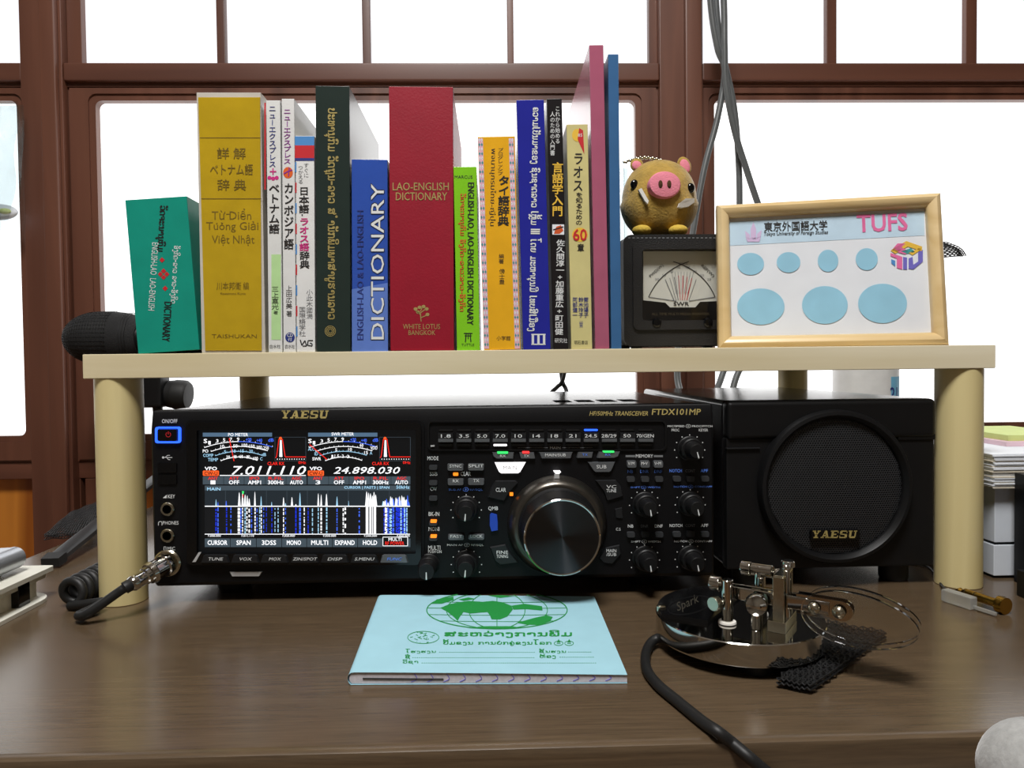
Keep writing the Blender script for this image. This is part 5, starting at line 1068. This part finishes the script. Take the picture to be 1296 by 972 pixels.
hub = Vector((PX(206, 560, 400).x, 405, 40))
m = MB(); m.tube([hub, Vector((hub.x, hub.y-12, 100)), Vector((jx.x, YMI, jx.z-12))], 6, 'black_plastic', 14, 6); part('pole', m, mic)
m = MB(); m.lathe((hub.x, hub.y, 22), (0, 0, 1), [(13, 0), (15, 4), (15, 18), (9, 26)], 'black_plastic', 28); part('hub', m, mic)
tips = [PZ(66, 710, 6), Vector((hub.x+120, 475, 6)), Vector((hub.x+12, 488, 6))]
for tp in tips:
    m = MB(); top = Vector((hub.x, hub.y, 44)); top += (tp-top).normalized()*8
    sd = Vector((0, 0, 1)).cross(tp-top).normalized(); n_ = (tp-top).cross(sd).normalized(); rs = []
    for k, (wd, hh) in ((0, (7, 3.5)), (.85, (7.5, 3.5)), (1, (7, 3))):
        c_ = top+(tp-top)*k; rs.append([c_+sd*wd*a+n_*hh*b for a, b in ((-1, -.6), (-.6, -1), (.6, -1), (1, -.6), (1, .6), (.6, 1), (-.6, 1), (-1, .6))])
    m.rings(rs, 'black_plastic'); lg = part('leg', m, mic)
    m = MB(); d_ = (tp-top).normalized(); m.rings([[tp-d_*10+sd*8*a+n_*4.4*b for a, b in ((-1, -1), (1, -1), (1, 1), (-1, 1))], [tp+d_*4+sd*7.4*a+n_*4*b for a, b in ((-1, -1), (1, -1), (1, 1), (-1, 1))]], 'rubber'); part('rubber_tip', m, lg)
# microphone cord: plug, straight end, coils
cord = thing('coiled_cable', 'black coiled microphone cable plugged into the left of the radio', 'cord', tuple(PZ(110, 765, 0)))
ps = PX(214, 712, YP0); pe = Vector((ps.x-17, YP0-32, ps.z-9)); dv = (pe-ps).normalized()
m = MB(); m.lathe(ps-dv*-1.5, dv, [(8.2, 0), (8.4, 3), (7.6, 4), (7.6, 12), (8.2, 13), (7.4, 16)], 'chrome', 36); m.lathe(ps+dv*16, dv, [(6.2, 0), (6.2, 5), (5.3, 6), (5.3, 11), (5.7, 12), (5.7, 15), (4.4, 17)], 'chrome', 32); part('plug', m, cord, 'chrome screw-ring plug')
b0 = ps+dv*31; m = MB(); end = PX(102, 768, -34); end.z = 6
m.tube([b0, b0+dv*6, b0+(end-b0)*.25+Vector((0, -4, 0)), b0+(end-b0)*.6+Vector((0, -4, -1)), b0+(end-b0)*.9+Vector((0, -2, -1)), end+Vector((-4, 5, -1)), end+Vector((0, 16, 0))], lambda t: 4.4 if t < .18 else 3.2, 'cable_black', 14, 8); part('cord', m, cord)
m = MB(); hx = PX(103, 748, 8); cl = [end+Vector((0, 16, 0)), end+Vector((2, 24, 2))]
for i in range(121):
    t_ = i/120; a = t_*2*PI*6-PI/2; cl.append(Vector((hx.x-2+8.6*COS(a), -4+58*t_, 12+8.6*SIN(a))))
m.tube(cl, 3.2, 'cable_black', 10, 1, False); part('coil', m, cord)
# netting pouch at the desk's back left
m = MB(); A, B, C, D = PZ(56, 684, 2), PZ(118, 683, 2), PZ(130, 640, 2), PZ(88, 655, 2)
for k in range(3):
    def P(a, b):
        q = (A*(1-a)+B*a)*(1-b)+(D*(1-a)+C*a)*b; return q+Vector((0, 0, .5+k*2.2+2.5*a+1.2*SIN(a*8+b*5+k)**2))
    lattice(m, P, 18, 9, .5, 'mesh_black')
solo('netting_pouch', m, 'black netting pouch lying at the desk’s far left corner', 'pouch', tuple((A+C)/2))

# ================================================================ white organiser and silver keyboard on the left
PXR = -383; pl = thing('organiser', 'cream organiser with dark strap lying at the left desk edge', 'organiser', (-470, -70, 0))
yb0, yb1 = -190, 32; zo = 24
def slabr(z0, z1, x1, mt, r, y1=yb1):
    m = MB(); lp = [(a, b) for a, b in rr(-560, yb0, x1, y1, r, 8)]; m.rings([[Vector((a, b, z0)) for a, b in lp], [Vector((a, b, z1)) for a, b in lp]], mt); return m
m = slabr(.2, 3, PXR+2, 'cream_plastic', 20); part('bottom_cover', m, pl)
m = slabr(zo-3.4, zo, PXR, 'cream_plastic', 3); part('top_cover', m, pl)
m = slabr(3, zo-8, PXR-9, 'page_edge', 4, yb1-6); part('pages', m, pl)
m = slabr(zo-8, zo-3.4, PXR-4, 'cream_plastic', 3, yb1-3); part('flap', m, pl)
m = MB(); m.box(PXR-14, PXR-3.5, -6, 7, 2.9, zo-3.3, 'eye_black', .5); part('strap', m, pl, 'dark strap')
kb = thing('keyboard', 'silver keyboard with round battery tube lying on the cream organiser', 'keyboard', (-470, -90, zo))
kx, kzc = -403, zo+10.5
m = MB(); m.cyl((kx, -230, kzc), (kx, 17, kzc), 8.2, 'aluminium', n=40, bev=.6); part('battery_tube', m, kb)
m = MB(); pr = [(kx-1, kzc+8.1), (kx-120, kzc+3), (kx-120, kzc-1), (kx-4, kzc-5)]; m.rings([[Vector((a, y, b)) for a, b in pr] for y in (-230, 15)], 'aluminium'); part('chassis', m, kb)
m = MB()
for i in range(5):
    for j in range(7): m.box(kx-34-i*18, kx-19-i*18, -218+j*33, -188+j*33, kzc+6.4-i*.78-.3, kzc+8.4-i*.78, 'paper', .6)
part('keys', m, kb)
m = MB(); m.lathe((kx+1, -8, zo), (0, 0, 1), [(4.5, 0), (5, 1), (4, 2.6)], 'silicone', 20); m.lathe((kx+1, -200, zo), (0, 0, 1), [(4.5, 0), (5, 1), (4, 2.6)], 'silicone', 20); part('foot', m, kb)

# ================================================================ stacks at the right of the shelf
bx0 = PX(1253, 690, 40).x
def stack(nm, lab, cat, x0, x1, y0, y1, z0, z1, mt, bev=.6, rot=0, pages=None):
    m = MB(); m.box(x0, x1, y0, y1, z0, z1, mt, bev); return solo(nm, m, lab, cat, ((x0+x1)/2, (y0+y1)/2, z0))
ybx = 28; zb1 = PX(1265, 690, ybx).z; zb2 = PX(1265, 616, ybx).z
xl_ = PX(1257, 700, ybx).x; xr_ = PX(1300, 700, ybx).x
def carton(lab, x0, y0, z0, z1):
    t = thing('paper_box', lab, 'box', (x0+40, y0+60, z0), 'white boxes right of the shelf')
    m = MB(); m.box(x0, x0+80, y0, y0+130, z0+2.2, z1, 'box_white', .6); part('body', m, t)
    m = MB(); m.box(x0+2.5, x0+77.5, y0+2.5, y0+127.5, z0, z0+2.3, 'key_dark'); part('base', m, t)  # dark inset slab colours in the shaded gap under the box
carton('white box standing on the desk right of the shelf leg', xl_+.5, ybx, 0, zb1); carton('white box on top of another, under the paper stack', xl_+1, ybx, zb1, zb2)
zt3 = PX(1265, 573, ybx).z; t = thing('paper_stack', 'thick stack of white paper on the upper white box', 'paper', (xl_+40, 80, zb2), None)
m = MB(); rnd = random.Random(9); z = zb2; nl = 26; hL = (zt3-zb2)/nl
for i in range(nl):
    o1, o2 = rnd.uniform(-1.2, 1.2), rnd.uniform(-1.2, 1); m.box(xl_-6+o1, xl_+110+o1, ybx-8+o2, ybx+150, z, z+hL*.93, 'paper' if i % 4 or i > nl-5 else 'page_edge', .15); z += hL
part('sheets', m, t)
m = MB(); xg = PX(1276, 545, ybx+46).x; m.box(xg-6, xl_+112, ybx+40, ybx+140, z, z+4, 'pink_paper', .2); m2_ = thing('coloured_papers', 'pink sheet with a green one on top of the paper stack', 'paper', (xl_+50, 100, z)); part('pink_sheet', m, m2_)
m = MB(); m.box(xg, xl_+112, ybx+46, ybx+135, z+4, z+9, 'green_paper', .2); part('green_sheet', m, m2_)
# dark upright tray and small dark box in front
yd = -8; xd = PX(1283, 680, yd+28).x; zd = PX(1290, 606, yd).z
t = thing('file_tray', 'black plastic file tray at the right picture edge', 'tray', (xd+40, yd+30, 0))
m = MB(); m.box(xd, xd+3, yd, yd+28, 0, zd, 'black_plastic', .8); part('side_wall', m, t)
m = MB(); m.box(xd+80, xd+83, yd, yd+28, 0, zd, 'black_plastic', .8); part('side_wall', m, t)
m = MB(); m.box(xd+2.5, xd+80.5, yd, yd+3, 0, zd-8, 'black_plastic', .8); part('front_wall', m, t)
m = MB(); m.box(xd+2.5, xd+80.5, yd+2, yd+28, 0, 3, 'black_plastic', .5); part('bottom', m, t)
ye = -45; xe = PX(1286, 750, ye+32).x; ze = PX(1290, 737, ye).z
t = thing('power_box', 'small dark box with bright blue top label at the right edge', 'box', (xe+30, ye+15, 0))
m = MB(); m.box(xe, xe+70, ye, ye+32, 0, ze, 'black_plastic', 1); part('body', m, t)
m = MB(); m.box(xe+2, xe+60, ye+2, ye+26, ze-.2, ze+.4, 'device_blue', .1); part('label', m, t, 'bright blue label')
# brass plug and clear piece
p0, p1 = PZ(1209, 741, 9), PZ(1277, 763, 9); dvp = (p1-p0).normalized(); p0.z = p1.z = 6.0; dvp = (p1-p0).normalized()
t = thing('jack_plug', 'brass audio jack plug lying beside the right shelf leg', 'plug', tuple(p0)[:2]+(0,))
m = MB(); L = (p1-p0).length; m.lathe(p0, dvp, [(.6, 0), (2.6, 4), (1.9, 6), (3.1, 8), (3.1, 9)], 'brass', 24); m.lathe(p0+dvp*9.6, dvp, [(3.15, 0), (3.15, 7)], 'brass', 24); m.lathe(p0+dvp*17.2, dvp, [(3.15, 0), (3.15, 17)], 'brass', 24); m.lathe(p0+dvp*8.9, dvp, [(2.9, 0), (2.9, 9)], 'rubber', 20); part('contact_shaft', m, t)
m = MB(); m.lathe(p0+dvp*34, dvp, [(3.2, 0), (6, .5), (6, 3), (5.6, 4), (5.8, L-36)], 'brass', 28); part('barrel', m, t)
a_, b_ = PZ(1201, 752, 4), PZ(1239, 764, 4); dd = (b_-a_).normalized(); nn = Vector((-dd.y, dd.x, 0))
m = MB(); L = (b_-a_).length; m.M = Matrix((dd, nn, Vector((0, 0, 1)))).transposed().to_4x4(); m.M.translation = Vector((a_.x, a_.y, 0))
m.box(0, L, -8.5, -1.2, 0.2, 9, 'silicone', 1); m.box(L-.5, L+16, -6, -4, 1, 3.5, 'silicone', .5); m.M = None
solo('silicone_sleeve', m, 'translucent plastic sleeve in front of the brass plug', 'sleeve', tuple(a_)[:2]+(0,))
m = MB(); c0 = PZ(1200, 750, 3); m.tube([c0+Vector((-1, -1, 1)), PZ(1190, 738, 1.3), PZ(1183, 725, 1.3), PZ(1172, 716, 1.3), PZ(1150, 712, 1.3)], .9, 'cable_black', 6, 6); solo('thin_cord', m, 'thin black cord reaching from the speaker to the translucent sleeve', 'cord', tuple(c0)[:2]+(0,))
# white bottle behind the speaker
YB = 415; cb = PX(1095, 484, YB); rb = (PX(1132, 484, YB).x-PX(1057, 484, YB).x)/2
t = thing('bottle', 'white bottle with blue label standing behind the loudspeaker', 'bottle', (cb.x, YB, 0))
m = MB(); m.lathe((cb.x, YB, 0), (0, 0, 1), [(rb-3, 0), (rb, 3), (rb, 168), (rb-4, 178), (14, 190), (14, 196)], 'bottle_white', 56); part('body', m, t)
m = MB(); m.lathe((cb.x, YB, 196), (0, 0, 1), [(15, 0), (15.5, 2), (15.5, 16), (14, 18)], 'label_blue', 32); part('cap', m, t)
zl1 = PX(1120, 477, YB-rb).z; m = MB(); rs = []
for z_ in (60, zl1): rs.append([Vector((cb.x+(rb+.3)*SIN(a), YB-(rb+.3)*COS(a), z_)) for a in [math.radians(20+60*i/14) for i in range(15)]])
m.rings(rs, 'label_blue', False, False, False)
def FB(u, v):
    q = PX(u, v, YB-rb*.6); a = math.asin(max(-1, min(1, (q.x-cb.x)/rb*1.0))); return Vector((cb.x+(rb+.6)*SIN(a), YB-(rb+.6)*COS(a), q.z))
part('label', m, t, 'light blue label'); m = MB(); m.text('21', FB, 1119, 490, 1131, 504, 'print_navy', bold=.04); part('label_lettering', m, t, fix=False)
# plastic bag in front of the left window
m = MB(); Yg = 470; rs = []
for i in range(13):
    v = 128+(292-128)*i/12; xe_ = 22-10*(i/12)**2+3*SIN(i); ps_ = [PX(-150+(xe_+150)*j/16, v, Yg+9*SIN(j*1.3+i*.4)) for j in range(17)]
    rs.append(ps_)
m.rings(rs, 'plastic_film', False, False, False)
rs2 = [[q+Vector((0, 14+4*SIN(i+k*.6), 0)) for k, q in enumerate(r_)] for i, r_ in enumerate(rs)]; m.rings(rs2, 'plastic_film', False, False, False)
tb = thing('plastic_bag', 'crumpled clear plastic bag hanging before the left window', 'bag', tuple(PX(0, 290, Yg)))
part('film', m, tb)
m = MB(); q = PX(-2, 276, Yg+6); m.ball(q+Vector((0, 0, 8)), (26, 9, 11), 'paper', 24, 14); m.ball(q+Vector((12, -6, 8)), (9, 4, 4), 'green_paper', 16, 10); part('bundle', m, tb, 'white and green bundle')
m = MB(); q = PX(-30, 128, Yg+7); m.cyl((q.x-30, Yg+7, q.z-4), (q.x-30, YW-12, q.z-4), 2, 'nickel', n=14); part('hook', m, tb)
# fleece covered chair at the lower right corner
yc_ = -262; tp = PX(1300, 903, yc_)
t = thing('chair', 'light grey fleece-covered chair arm at the lower right corner', 'chair', (tp.x+40, yc_, FLOOR))
m = MB(); ca = PX(1316, 983, yc_); ra = (ca.x-PX(1248, 972, yc_).x); rs = []; cx0 = ca.x-46
for h, k in [(-ra*COS(a), SIN(a)) for a in [PI/2*i/10 for i in range(11)]]+[(120, 1), (240, .95), (252, .8), (258, .4)]:
    rs.append([Vector((ca.x+ra*k*COS(2*PI*j/32), yc_-h, ca.z+ra*k*SIN(2*PI*j/32))) for j in range(32)])
m.rings(rs, 'fleece'); part('armrest', m, t)
m = MB(); m.cyl((cx0+46, yc_-150, -300), (cx0+46, yc_-150, ca.z-ra+3), 12, 'black_plastic', n=20); part('arm_post', m, t)
m = MB(); m.box(cx0-10, cx0+420, yc_-420, yc_-30, -330, -270, 'fleece', 20, 4); part('seat', m, t)
m = MB(); m.cyl((cx0+205, yc_-230, -640), (cx0+205, yc_-230, -325), 22, 'chrome', n=24); part('stem', m, t)
for k in range(5):
    a = 2*PI*k/5; m = MB(); m.tube([Vector((cx0+205, yc_-230, -640)), Vector((cx0+205+240*COS(a), yc_-230+240*SIN(a), -660)), Vector((cx0+205+250*COS(a), yc_-230+250*SIN(a), FLOOR+14))], 14, 'black_plastic', 10, 4); part('leg', m, t)
